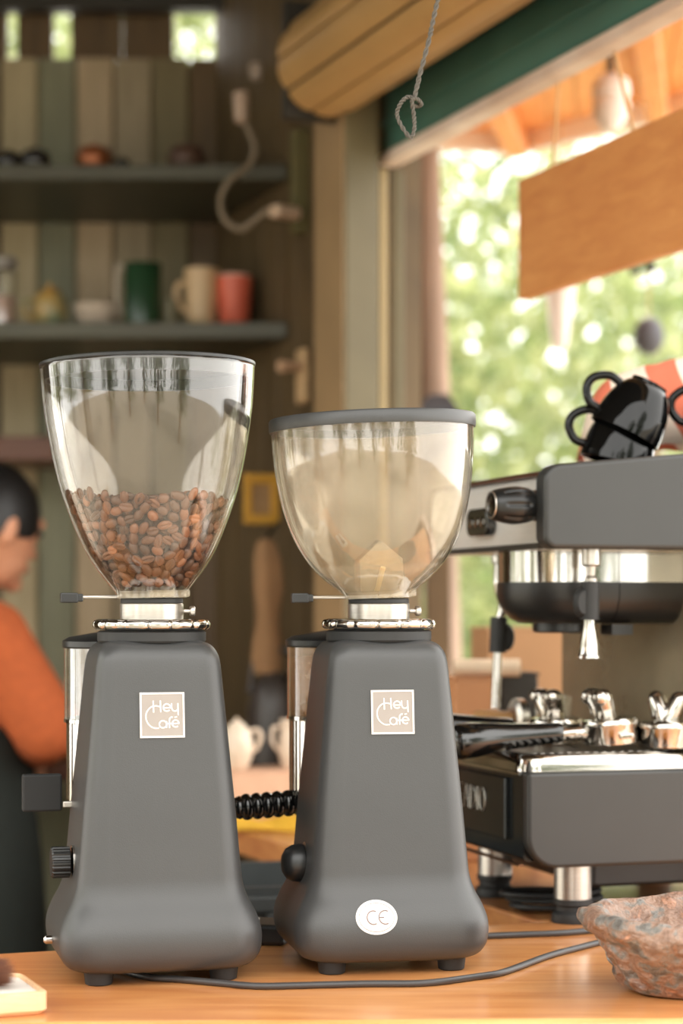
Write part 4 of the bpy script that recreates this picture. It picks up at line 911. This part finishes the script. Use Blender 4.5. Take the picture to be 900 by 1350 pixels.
MB().box((0, 0, 0), (0.018, 0.04, 0.105)).build('latch_plate', pm('cream_latch', (214, 178, 132), .5), sw, smooth=0, bevel=0.005)
MB().tube([(0, -0.01, 0.018), (-0.035, -0.02, 0.016), (-0.055, -0.024, 0.014)], [0.007, 0.010, 0.012], 12).build('lever', pm('cream_lever', (214, 174, 140), .5), sw)
p = wpt(344, 658, 0.03)
yb = empty('yellow_notice', p, YAW, 'small yellow framed notice hanging on the side wall between the hoppers', 'notice')
M['yellow'] = pm('yellow_paint', (186, 138, 40), .5)
yb.location = P(344, 658, 3.75); 
for (c_, d_) in (((0, 0, 0.037), (0.066, 0.014, 0.018)), ((0, 0, -0.037), (0.066, 0.014, 0.018)), ((-0.026, 0, 0), (0.014, 0.014, 0.058)), ((0.026, 0, 0), (0.014, 0.014, 0.058))): MB().box(c_, d_).build('frame_bar', M['yellow'], yb, smooth=0, bevel=0.002)
MB().box((0, 0.004, 0), (0.05, 0.004, 0.07)).build('backing', pm('tan_backing', (150, 118, 78), .6), yb, smooth=0)
# hanging tan cloth and dark pot on the counter behind
hc = P(350, 800, 3.70)
m = MB(); rr = []
for z, a_ in ((0.470, 0.006), (0.462, 0.016), (0.43, 0.024), (0.38, 0.028), (0.345, 0.022), (0.32, 0.020), (0.28, 0.026), (0.24, 0.028), (0.225, 0.024)):
    rr.append([(a_ * math.cos(t) * (1 + 0.15 * math.sin(3 * t + z * 20)) + 0.1 * (0.47 - z) * 0.2, a_ * 0.6 * math.sin(t) * (1 + 0.2 * math.cos(4 * t)), z) for t in [2 * PI * k / 24 for k in range(24)]])
m.rings(rr); o = m.build('apron_cloth', pm('tan_cloth', (140, 106, 72), .9, bump=.3), smooth=60, loc=(hc.x, hc.y, 0)); tag(o, 'tan cloth hanging in a bundle on the side wall below the yellow frame', 'cloth')
MB().tube([(0, 0, 0.468), (0.02, 0.06, 0.50)], 0.005, 8).build('hook', M['darkmetal'], o)
bc2 = P(362, 800, 3.50); 
# white teapot, cup and yellow cloth on the return counter
M['wcer'] = pm('white_ceramic_ware', (232, 214, 192), .3)
def onret(px, D): return Vector(((px - 450) / FPX * D, D, 0.0005))
tpz = empty('teapot', onret(312, 3.43) + Vector((0, 0, 0.0735)), R(10), 'small white ceramic teapot with a loop handle on the pale carton between the grinders', 'teapot'); tpz.scale = (0.56, 0.56, 0.50)
MB().lathe([(0.030, 0), (0.034, 0.006), (0.048, 0.045), (0.050, 0.085), (0.042, 0.125), (0.030, 0.142), (0.026, 0.146), (0.001, 0.147)], 32).build('pot_body', M['wcer'], tpz, smooth=60)
MB().lathe([(0.026, 0.146), (0.020, 0.156), (0.006, 0.162), (0.008, 0.170), (0.001, 0.174)], 20).build('pot_lid', M['wcer'], tpz)
MB().tube(cat([(0.040, 0, 0.128), (0.062, 0, 0.130), (0.072, 0, 0.108), (0.062, 0, 0.075), (0.048, 0, 0.058)], 6), 0.007, 12).build('pot_handle', M['wcer'], tpz)
MB().tube(cat([(-0.044, 0, 0.06), (-0.066, 0, 0.09), (-0.076, 0, 0.125)], 6), [0.013] * 6 + [0.008] * 7, 12).build('spout', M['wcer'], tpz)
M['paleb'] = pm('pale_pink_card', (222, 182, 152), .7)
b1 = empty('carton', onret(352, 3.46), R(20), 'low pale pinkish carton on the side counter carrying the white teapot and jug', 'carton')
MB().box((0, 0, 0.035), (0.19, 0.10, 0.070)).build('carton_body', M['paleb'], b1, smooth=0, bevel=0.003)
MB().box((0, 0, 0.0715), (0.192, 0.102, 0.003)).build('carton_flap', M['paleb'], b1, smooth=0, bevel=0.001)
m = empty('milk_jug', onret(385, 3.46) + Vector((0, 0, 0.0735)), R(200), 'small white ceramic jug standing on the pale carton next to the white teapot', 'jug'); m.scale = (0.62, 0.62, 0.56)
MB().lathe([(0.026, 0), (0.030, 0.004), (0.038, 0.05), (0.034, 0.10), (0.030, 0.125), (0.034, 0.145), (0.032, 0.145), (0.028, 0.125), (0.032, 0.10), (0.001, 0.02)], 28, None, True, False).build('jug_body', M['wcer'], m, smooth=60)
MB().tube(cat([(0.032, 0, 0.125), (0.054, 0, 0.12), (0.056, 0, 0.08), (0.036, 0, 0.05)], 6), 0.005, 10).build('jug_handle', M['wcer'], m)
M['pot2'] = pm('dark_grey_pot', (54, 48, 44), .4)
m = empty('kettle', onret(366, 3.47), 0, 'dark round kettle behind the white jug on the side counter', 'kettle')
m.location = Vector((onret(362, 3.70).x, 3.70, -0.036 + 0.0365))
MB().lathe([(0.045, 0), (0.050, 0.01), (0.050, 0.16), (0.040, 0.20), (0.022, 0.225), (0.001, 0.232)], 28).build('kettle_body', M['pot2'], m, smooth=50)
MB().tube(cat([(-0.045, 0, 0.19), (-0.03, 0, 0.26), (0.03, 0, 0.26), (0.045, 0, 0.19)], 6), 0.006, 10).build('kettle_handle', M['pot2'], m)
m = MB(); rr = []
for j in range(13):
    q = j / 12; rr.append([(-0.07 + 0.14 * q, (i / 8 - 0.5) * 0.05 + 0.010 * math.sin(5 * q), 0.003 + 0.024 * abs(math.sin(3.4 * q + i * 0.4)) * math.sin(PI * i / 8)) for i in range(9)])
vs = [p_ for r_2 in rr for p_ in r_2]; m.add(vs, [(j * 9 + i, j * 9 + i + 1, (j + 1) * 9 + i + 1, (j + 1) * 9 + i) for j in range(12) for i in range(8)])
o = m.build('yellow_cloth', pm('yellow_cloth', (226, 176, 52), .8), smooth=60, loc=onret(352, 3.16)); o.rotation_euler = (0, 0, R(5)); sd = o.modifiers.new('thick', 'SOLIDIFY'); sd.thickness = 0.003
tag(o, 'crumpled yellow cloth on the side counter under the beaded lever', 'cloth')
# cartons behind the machine, on the return counter by the window
M['card'] = pm('brown_cardboard', (176, 132, 92), .75, 0, .1, 10); M['card2'] = pm('orange_cardboard', (196, 138, 94), .75, 0, .1, 10)
def carton(px0, px1, ytop, D, dep, mat, label, z0=0.0, flap=True, name='carton', cat_='carton'):
    a_, b_ = P(px0, ytop, D), P(px1, ytop, D); w_ = b_.x - a_.x; h_ = a_.z - z0
    o = empty(name, ((a_.x + b_.x) / 2, D + dep / 2, z0 + 0.0005), R(8), label, cat_)
    MB().box((0, 0, h_ / 2), (w_, dep, h_)).build('carton_body', mat, o, smooth=0, bevel=0.002)
    if flap:
        MB().box((0, -dep * 0.28, h_ + 0.0025), (w_ + 0.004, dep * 0.43, 0.004)).build('flap', mat, o, smooth=0)
        MB().box((0, dep * 0.28, h_ + 0.0025), (w_ + 0.004, dep * 0.43, 0.004)).build('flap', mat, o, smooth=0)
    return o
carton(634, 760, 832, 2.95, 0.12, M['card'], 'tall brown cardboard carton by the window behind the machine')
carton(596, 652, 898, 2.78, 0.08, M['card2'], 'low orange cardboard carton beside the far steam wand')
carton(655, 705, 892, 2.80, 0.07, M['darkmetal'], 'small dark box in front of the tall brown carton', flap=True, name='dark_box', cat_='box')
rl_ = MB().lathe([(0.012, 0), (0.012, 0.09)], 20, RY(PI / 2)).build('paper_roll', pm('cream_roll', (226, 200, 170), .6), smooth=40, loc=P(598, 886, 2.80)); 
rl_.location.z = P(0, 898, 2.78).z + 0.0055 + 0.012; tag(rl_, 'cream paper roll lying on the low orange carton', 'paper roll')

# ------------------------------------------------------------------ outside the window
M['bark'] = pm('brown_bark', (170, 144, 126), .85, 0, .35, 8, bump=.8, bscale=30, stretch=(3, 3, .6))
LEAF = [island_mat('leaf_pale', [(142, 154, 100), (188, 190, 140), (108, 126, 78), (166, 174, 120)], .45, False, .5),
        island_mat('leaf_mid', [(94, 112, 68), (142, 152, 98), (110, 126, 78), (168, 172, 122)], .45, False, .5)]
def crown(name, mat, parent, cen, rad, n, size, shell=0.35):
    d = rng.normal(size=(n, 3)); d /= np.linalg.norm(d, axis=1)[:, None]
    rr_ = (shell + (1 - shell) * rng.random(n) ** 0.6)[:, None]
    clump = 0.18 * np.sin(d[:, :1] * 7 + 1) * np.cos(d[:, 1:2] * 6) + 0.12 * np.sin(d[:, 2:3] * 9)
    c = d * rr_ * (1 + clump) * np.array(rad) + np.array(cen)
    a = rng.normal(size=(n, 3)); a[:, 2] -= 0.5; a /= np.linalg.norm(a, axis=1)[:, None]
    b = np.cross(a, rng.normal(size=(n, 3))); b /= np.linalg.norm(b, axis=1)[:, None]
    nn_ = np.cross(a, b); L_ = (size * (0.6 + 0.8 * rng.random(n)))[:, None]
    v = np.empty((n, 4, 3)); v[:, 0] = c - a * L_ / 2; v[:, 1] = c + b * L_ * 0.22 + nn_ * L_ * 0.06; v[:, 2] = c + a * L_ / 2; v[:, 3] = c - b * L_ * 0.22 + nn_ * L_ * 0.06
    me = bpy.data.meshes.new(name); me.vertices.add(n * 4); me.loops.add(n * 4); me.polygons.add(n)
    me.vertices.foreach_set('co', v.astype(np.float32).ravel()); me.loops.foreach_set('vertex_index', np.arange(n * 4, dtype=np.int32))
    me.polygons.foreach_set('loop_start', np.arange(0, n * 4, 4, dtype=np.int32)); me.update(calc_edges=True); me.materials.append(mat)
    o = bpy.data.objects.new(name, me); COL.objects.link(o); o.parent = parent; o['kind'] = 'stuff'; return o
def tree(name, loc, label, crowns, trunk, mat, group=None, cat_='tree', lean=0.0):
    o = empty(name, loc, 0, label, cat_, group)
    if trunk:
        r_t, h_t = trunk; pts = cat([(0, 0, -0.02), (0.01, 0, h_t * .3), (lean * .5, 0.02, h_t * .65), (lean, 0, h_t)], 6)
        MB().tube(pts, [r_t * (1.25 - 0.6 * i / len(pts)) for i in range(len(pts))], 12).build('trunk', M['bark'], o, smooth=60)
    for c_, r_c, n_, s_ in crowns: crown('crown', mat, o, c_, r_c, n_, s_)
    return o
GZ = FL
tree('tree', (0.222, 4.60, GZ), 'bare brown tree trunk standing close outside the window jamb', [((0.1, 0.5, 3.6), (1.0, 1.0, 0.7), 2500, 0.09)], (0.040, 3.3), LEAF[1], lean=-0.06)
tree('leafy_tree', (1.25, 8.2, GZ), 'pale leafy tree in the middle of the window view', [((-0.25, 0, 1.75), (1.15, 0.9, 1.35), 3600, 0.11), ((-0.35, -0.3, 0.7), (1.0, 0.7, 0.8), 3000, 0.09)], (0.05, 2.2), LEAF[0])
tree('leafy_tree', (0.55, 9.8, GZ), 'tall leafy tree farther off behind the bare trunk', [((0.1, 0, 2.2), (0.95, 0.9, 1.7), 2800, 0.12)], (0.06, 2.6), LEAF[1])
tree('leafy_tree', (2.3, 10.5, GZ), 'tall leafy tree far off behind the hanging board', [((-0.2, 0, 2.3), (1.3, 1.0, 1.9), 3600, 0.12)], (0.07, 2.6), LEAF[0])
tree('shrub', (0.62, 6.6, GZ), 'bright green shrub low outside the window behind the machine', [((0, 0, 0.75), (0.55, 0.4, 0.62), 2600, 0.07)], (0.02, 0.7), LEAF[1], cat_='shrub')
tree('shrub', (1.75, 6.9, GZ), 'bright green shrub outside the window behind the cups', [((0, 0, 0.85), (0.6, 0.4, 0.75), 2600, 0.07)], (0.02, 0.7), LEAF[0], cat_='shrub')
tree('leafy_tree', (-1.0, 9.0, GZ), 'leafy tree behind the shop showing through the gaps above the plank wall', [((0, 0, 3.4), (1.6, 1.0, 1.4), 6000, 0.12)], (0.07, 3.0), LEAF[0])
hz = empty('hedge', (1.8, 13.0, GZ), 0, 'far hazy green thicket closing off the garden', 'thicket')
crown('foliage', LEAF[0], hz, (0, 0, 1.1), (4.5, 0.8, 1.8), 5200, 0.18, 0.1)
# porch roof outside: orange boards, rafters and pale fascia
ZP = 1.50
pa = P(560, 160, 4.95); pb = P(690, 176, 5.0); pc = P(1000, 100, 4.45)
fline = [pa, pb, pc]; wline = [wall(-0.95, 0.12), wall(0.10, 0.12), wall(1.35, 0.12)]
prf = MB().prism([(q.x, q.y) for q in fline + wline[::-1]], ZP + 0.03, ZP + 0.06).build('roof', M['ceil'], smooth=0); struct(prf)
M['orange_board'] = wood('orange_roof_board', (244, 178, 112), (226, 146, 82), 4, (12, 2, 12), .5)
M['fascia'] = pm('pale_fascia_paint', (244, 236, 224), .6, 0, .08, 6)
def along(ln, t):
    t = min(max(t, 0), 1) * 2; i = min(int(t), 1); return ln[i].lerp(ln[i + 1], t - i)
for i in range(16):
    q = [along(wline, (i + .02) / 16), along(wline, (i + .98) / 16), along(fline, (i + .98) / 16), along(fline, (i + .02) / 16)]
    MB().prism([(p.x, p.y) for p in q], ZP, ZP + 0.02).build('roof_board', M['orange_board'], prf, smooth=0)
def beam(a, b, th, z0, z1, mat, name, par):
    a, b = Vector((a.x, a.y, 0)), Vector((b.x, b.y, 0)); d = (b - a).normalized(); n_ = Vector((-d.y, d.x, 0)) * th / 2
    return MB().prism([((a - n_).x, (a - n_).y), ((b - n_).x, (b - n_).y), ((b + n_).x, (b + n_).y), ((a + n_).x, (a + n_).y)], z0, z1).build(name, mat, par, smooth=0, bevel=0.004)
beam(pa, pb, 0.03, ZP - 0.05, ZP + 0.05, M['fascia'], 'fascia', prf); beam(pb, pc, 0.03, ZP - 0.05, ZP + 0.05, M['fascia'], 'fascia', prf)
beam(along(wline, .42), along(fline, .47), 0.05, ZP - 0.06, ZP, M['orange_board'], 'rafter', prf)
beam(along(wline, .70), along(fline, .80), 0.05, ZP - 0.06, ZP, M['orange_board'], 'rafter', prf)
# lamp under the porch roof
lp = P(805, 130, 4.0)
la = empty('porch_lamp', lp, 0, 'white globe lamp hanging under the porch roof above the board', 'lamp')
M['whitep'] = pm('white_plastic', (240, 226, 216), .4)
MB().lathe([(0.020, 0.046), (0.034, 0.036), (0.038, 0.018), (0.036, 0.004), (0.033, 0.0)], 28, None, True, True).build('lamp_cap', M['whitep'], la)
MB().lathe([(0.033, 0.0), (0.037, -0.014), (0.034, -0.034), (0.022, -0.052), (0.016, -0.062), (0.001, -0.064)], 28, None, True, False).build('lamp_globe', M['whitep'], la)
MB().tube([(0, 0, 0.04), (0, 0, ZP - lp.z - 0.0)], 0.006, 8).build('lamp_stem', M['darkmetal'], la)
# white hanging cone and dark ball in the garden
p = P(738, 372, 4.6)
o = MB().lathe([(0.036, 0.0), (0.034, -0.02), (0.016, -0.150), (0.001, -0.155)], 24).build('hanging_cone', M['whitep'], smooth=40, loc=p); tag(o, 'white tapered hanging ornament just below the wooden board', 'ornament')
MB().tube([(0, 0, 0), (0, 0, ZP - p.z - 0.05)], 0.002, 6).build('cord', M['string'], o)
p = P(855, 443, 4.4)
o = MB().ellipsoid((0, 0, 0), (0.033, 0.033, 0.041)).build('hanging_ball', pm('slate_ball', (84, 82, 88), .6), smooth=60, loc=p); tag(o, 'dark slate ball ornament hanging in the window view above the towel', 'ornament')
MB().tube([(0, 0, 0.04), (0, 0, ZP - p.z)], 0.0015, 6).build('cord', M['string'], o)
p = P(858, 352, 4.4)
o = MB().ellipsoid((0, 0, 0), (0.012, 0.012, 0.014)).ellipsoid((-0.035, 0, -0.010), (0.012, 0.010, 0.009)).tube([(-0.035, 0, -0.01), (0, 0, 0)], 0.004, 6).build('hanging_charm', M['darkmetal'], smooth=60, loc=p); tag(o, 'small dark charm hanging just under the board', 'ornament')
MB().tube([(0, 0, 0.01), (0, 0, ZP - p.z)], 0.0015, 6).build('cord', M['string'], o)
# post lamp / meter box outside near the trunk
o = empty('fence_post', (P(577, 800, 4.45).x, 4.45, GZ), 0, 'grey capped post outside, beside the bare trunk', 'post')
MB().box((0, 0, 0.83), (0.056, 0.05, 1.66)).build('post_shaft', M['plank_brown'], o, smooth=0, bevel=0.004)
MB().lathe([(0.062, 1.66), (0.062, 1.675), (0.050, 1.705), (0.030, 1.725), (0.001, 1.73)], 4, RZ(PI / 4)).build('post_cap', pm('slate_cap', (74, 76, 82), .6), o, smooth=0)

# yard behind the camera, which the hoppers and chrome reflect
LEAF.append(island_mat('leaf_dark', [(60, 78, 44), (92, 110, 62), (74, 92, 52)], .5, False, .35))
for i_, (x_, y_, h_) in enumerate(((-3.6, -2.6, 2.9), (-1.9, -4.4, 3.3), (1.5, -4.0, 3.0), (3.4, -2.2, 2.7), (0.0, -7.0, 3.6))):
    tree('yard_tree', (x_, y_, GZ), ('dark leafy tree in the yard facing the bar, reaching out to the open side', 'second dark tree of the yard row facing the bar', 'third dark tree of the yard row facing the bar', 'dark tree at the window end of the yard row', 'dark tree set back behind the yard row')[i_],
         [((0, 0, h_ * .72), (1.1, 0.9, h_ * .40), 1100, 0.20), ((0.2, 0.1, h_ * .3), (0.6, 0.6, h_ * .20), 250, 0.16)], (0.10, h_ * .6), LEAF[2], 'yard trees facing the bar')

for i_, (x_, y_, h_) in enumerate(((-5.2, 1.6, 3.0), (-4.6, 3.6, 3.2), (-5.4, -0.6, 2.8))):  # unseen trees added to break up hopper reflections and dim the left light
    tree('added_side_tree', (x_, y_, GZ), ('added loose tree standing out of view off the open side of the bar', 'added loose tree out of view off the far end of the open side', 'added loose tree out of view at the yard corner of the open side')[i_],
         [((0, 0, h_ * .68), (0.9, 1.0, h_ * .40), 1100, 0.18)], (0.09, h_ * .6), LEAF[1], 'added trees off the open side')
for i_, (x_, y_) in enumerate(((-2.2, 1.12), (-2.25, 2.5))):  # unseen posts added to break the hopper reflections into streaks
    o = tag(MB().box((0, 0, (1.70 - FL) / 2), (0.09, 0.09, 1.70 - FL)).build('added_porch_post', M['plank_brown'], smooth=0, bevel=0.006, loc=(x_, y_, FL)), ('unseen brown square post added under the roof at the front corner of the open side', 'unseen brown square post added under the roof midway along the open side')[i_], 'post')

# ------------------------------------------------------------------ the person at work
PB = Vector((-0.66, 3.72, FL + 0.02))
pn = empty('person', PB, 0, 'person in a rust orange sweater and dark apron bending over work behind the bar', 'person')
def L3(x, y, z): return Vector((x, y, z)) - PB
M['skin'] = pm('skin', (214, 152, 118), .5, 0, .08, 20); M['hair'] = pm('black_hair', (26, 24, 24), .45, 0, .3, 60)
M['sweater'] = pm('rust_knit', (188, 94, 48), .9, 0, .18, 60, bump=.5, bscale=300); M['apron'] = pm('dark_apron', (44, 50, 46), .85, 0, .15, 40)
M['trouser'] = pm('dark_trouser', (40, 40, 42), .9)
def remesh(o, vox, sm=4):
    r_m = o.modifiers.new('remesh', 'REMESH'); r_m.mode = 'VOXEL'; r_m.voxel_size = vox; r_m.use_smooth_shade = True
    s_m = o.modifiers.new('smooth', 'SMOOTH'); s_m.iterations = sm; s_m.factor = 0.5; return o
hd = L3(-0.632, 3.70, 0.497)
head_m = RZ(R(42)) @ RY(R(20))          # faces +x, chin down
m = MB()
m.ellipsoid(hd, (0.092, 0.074, 0.100), head_m)
m.ellipsoid(hd + head_m.to_3x3() @ Vector((0.030, 0, -0.050)), (0.060, 0.056, 0.062), head_m)          # jaw and cheeks
fd = lambda x, y, z: hd + head_m.to_3x3() @ Vector((x, y, z))
m.capsule(fd(0.086, 0, 0.000), fd(0.100, 0, -0.024), 0.007, 0.010)                                       # nose
m.ellipsoid(fd(0.086, 0, -0.056), (0.010, 0.022, 0.009), head_m); m.ellipsoid(fd(0.078, 0, -0.088), (0.018, 0.022, 0.016), head_m)   # lips, chin
for s_ in (-1, 1):
    m.ellipsoid(fd(-0.006, s_ * 0.076, -0.016), (0.018, 0.010, 0.032), head_m)                           # ears
    m.ellipsoid(fd(0.074, s_ * 0.034, 0.026), (0.014, 0.020, 0.008), head_m)                             # brow
m.capsule(fd(-0.025, 0, -0.06), L3(-0.705, 3.69, 0.345), 0.052, 0.060)                                   # neck
shR, elR, haR = L3(-0.615, 3.575, 0.290), L3(-0.515, 3.575, 0.135), L3(-0.580, 3.83, 0.075)
shL, elL, haL = L3(-0.80, 3.86, 0.290), L3(-0.71, 3.99, 0.12), L3(-0.56, 4.02, 0.075)
for s_, e_, h_ in ((shR, elR, haR), (shL, elL, haL)):
    m.capsule(s_, e_, 0.045, 0.038); m.capsule(e_, h_, 0.037, 0.024)
m.capsule(L3(-0.715, 3.70, 0.27), L3(-0.735, 3.70, 0.0), 0.11, 0.105); m.capsule(L3(-0.735, 3.70, 0.0), L3(-0.735, 3.70, -0.12), 0.105, 0.12)
for s_ in (-1, 1):
    hp_ = L3(-0.735 + 0.05 * s_, 3.70 - 0.075 * s_, -0.12); kn_ = L3(-0.72 + 0.05 * s_, 3.70 - 0.085 * s_, -0.48); an_ = L3(-0.735 + 0.05 * s_, 3.70 - 0.085 * s_, -0.83)
    m.capsule(hp_, kn_, 0.078, 0.055); m.capsule(kn_, an_, 0.054, 0.038); m.capsule(an_ + Vector((0, 0, -0.025)), an_ + Vector((0.12, 0.08, -0.035)), 0.036, 0.030)
def hand(m, wrist, elbow):
    d = (wrist - elbow).normalized(); u, w = frame(d)      # u sideways
    d2 = (d + Vector((0, 0, -0.35))).normalized(); pc_ = wrist + d2 * 0.045
    m.capsule(wrist, pc_ + d2 * 0.02, 0.022, 0.030)
    for k_, (o_, ln) in enumerate(((-0.027, .062), (-0.009, .072), (0.009, .068), (0.026, .052))):
        a0 = pc_ + u * o_ + d2 * 0.030; a1 = a0 + (d2 + u * o_ * 5) * ln * .5; a2 = a1 + (d2 + Vector((0, 0, -0.7))).normalized() * ln * .5
        m.capsule(a0, a1, 0.0088, 0.0082); m.capsule(a1, a2, 0.0082, 0.0070)
    b0 = wrist + u * -0.022 + d2 * 0.02; b1 = b0 + (d2 * .5 - u).normalized() * 0.038; b2 = b1 + (d2 - u * .3).normalized() * 0.026
    m.capsule(b0, b1, 0.011, 0.0095); m.capsule(b1, b2, 0.0095, 0.0080)
hand(m, haR, elR); hand(m, haL, elL)
body = remesh(m.build('body', M['skin'], pn, smooth=60), 0.0055, 3)
# eyes
m = MB()
for s_ in (-1, 1): m.ellipsoid(fd(0.081, s_ * 0.031, 0.008), (0.008, 0.013, 0.007), head_m)
m.build('eyes', M['hair'], pn)
m = MB(); m.ellipsoid(fd(0.0935, 0, -0.0565), (0.006, 0.019, 0.004), head_m); m.build('mouth', pm('lips', (170, 92, 80), .5), pn)
# hair: cap with a fringe, cut short above the neck
m = MB(); nu, nv = 40, 22; rr = []
for j in range(nv + 1):
    ph = PI * 0.66 * j / nv; ring = []
    for i in range(nu):
        th = 2 * PI * i / nu; fr = math.cos(th)      # +1 = front
        lim = PI * (0.66 - 0.26 * max(0, fr) ** 1.5 - 0.10 * max(0, 1 - abs(fr) * 1.6) * (1 if fr > -.2 else .4)); p_ = min(ph, lim)
        wv_ = 1 + 0.012 * math.sin(17 * th + 3 * ph)
        ring.append(fd(0.101 * wv_ * math.sin(p_) * math.cos(th) - 0.010, 0.083 * wv_ * math.sin(p_) * math.sin(th), 0.110 * math.cos(p_) * wv_))
    rr.append(ring)
m.rings(rr, True, True); m.build('hair', M['hair'], pn, smooth=80)
# sweater
m = MB()
m.capsule(L3(-0.712, 3.70, 0.265), L3(-0.735, 3.70, 0.0), 0.125, 0.125); m.capsule(L3(-0.735, 3.70, 0.0), L3(-0.735, 3.70, -0.10), 0.125, 0.135)
m.capsule(shL, shR, 0.072, 0.072); m.capsule(L3(-0.705, 3.69, 0.325), L3(-0.700, 3.69, 0.36), 0.075, 0.062)
for s_, e_, h_ in ((shR, elR, haR), (shL, elL, haL)):
    m.capsule(s_, e_, 0.070, 0.062); m.capsule(e_, e_.lerp(h_, 0.72), 0.060, 0.046)
m.capsule(shR, L3(-0.70, 3.62, 0.10), 0.07, 0.08)
remesh(m.build('sweater', M['sweater'], pn, smooth=60), 0.008, 6)
# trousers and apron
m = MB()
for s_ in (-1, 1):
    hp_ = L3(-0.735 + 0.05 * s_, 3.70 - 0.075 * s_, -0.10); kn_ = L3(-0.72 + 0.05 * s_, 3.70 - 0.085 * s_, -0.48); an_ = L3(-0.735 + 0.05 * s_, 3.70 - 0.085 * s_, -0.80)
    m.capsule(hp_, kn_, 0.092, 0.072); m.capsule(kn_, an_, 0.072, 0.060)
m.capsule(L3(-0.735, 3.70, -0.06), L3(-0.735, 3.70, -0.14), 0.128, 0.14)
remesh(m.build('trousers', M['trouser'], pn, smooth=60), 0.009, 5)
m = MB(); rr = []
ha = R(30)
for z, a_, sp in ((0.24, 0.150, 50), (0.16, 0.158, 62), (0.06, 0.160, 90), (0.0, 0.158, 108), (-0.10, 0.172, 112), (-0.30, 0.185, 112), (-0.52, 0.190, 110)):
    rr.append([L3(-0.728 + a_ * math.cos(ha + R(t)) * 1.05, 3.70 + a_ * math.sin(ha + R(t)) * 1.05, z) for t in np.linspace(-sp, sp, 29)])
m.rings(rr, False, False, False); ap = m.build('apron', M['apron'], pn, smooth=60); sd = ap.modifiers.new('thick', 'SOLIDIFY'); sd.thickness = 0.006; sd.offset = 1
m = MB()
for s_ in (-1, 1):
    m.tube(cat([L3(-0.728 + 0.15 * math.cos(ha + R(48 * s_)), 3.70 + 0.15 * math.sin(ha + R(48 * s_)), 0.24), L3(-0.69 + 0.03 * math.cos(ha + R(90 * s_)), 3.70 + 0.10 * math.sin(ha + R(90 * s_)), 0.372), L3(-0.785, 3.66, 0.33)], 6), 0.008, 8)
m.build('apron_strap', M['apron'], pn)
m = MB()
for s_ in (-1, 1):
    an_ = L3(-0.735 + 0.05 * s_, 3.70 - 0.085 * s_, -0.83); m.capsule(an_ + Vector((-0.01, 0, -0.028)), an_ + Vector((0.13, 0.085, -0.030)), 0.044, 0.040)
remesh(m.build('shoes', M['black'], pn, smooth=60), 0.008, 2)
# work table in front of the person
wt = empty('work_table', (-0.52, 4.16, FL + 0.02), 0, 'dark wooden work table in front of the person, against the shelves', 'table')
MB().box((0.0, 0.02, 0.93), (1.1, 0.50, 0.035)).build('tabletop', M['shelf_brown'], wt, smooth=0, bevel=0.004)
for sx in (-1, 1):
    for sy in (-1, 1): MB().box((sx * 0.5, 0.02 + sy * 0.21, 0.456), (0.05, 0.05, 0.912)).build('leg', M['shelf_brown'], wt, smooth=0, bevel=0.003)
MB().box((0, 0.02, 0.30), (1.0, 0.42, 0.02)).build('lower_shelf', M['shelf_brown'], wt, smooth=0)
M['brass'] = pm('brass_cup', (196, 150, 84), .25, .9)
for px, lb in ((72, 'small brass cup on the work table by the hand'), (92, 'second small brass cup on the work table, nearer the grinder')):
    o = MB().lathe([(0.014, 0), (0.018, 0.028), (0.0165, 0.028), (0.0125, 0.003), (0.001, 0.002)], 24, None, True, False).build('brass_cup', M['brass'], smooth=40, loc=(P(px, 0, 4.0).x, 4.0, FL + 0.02 + 0.948)); tag(o, lb, 'cup')
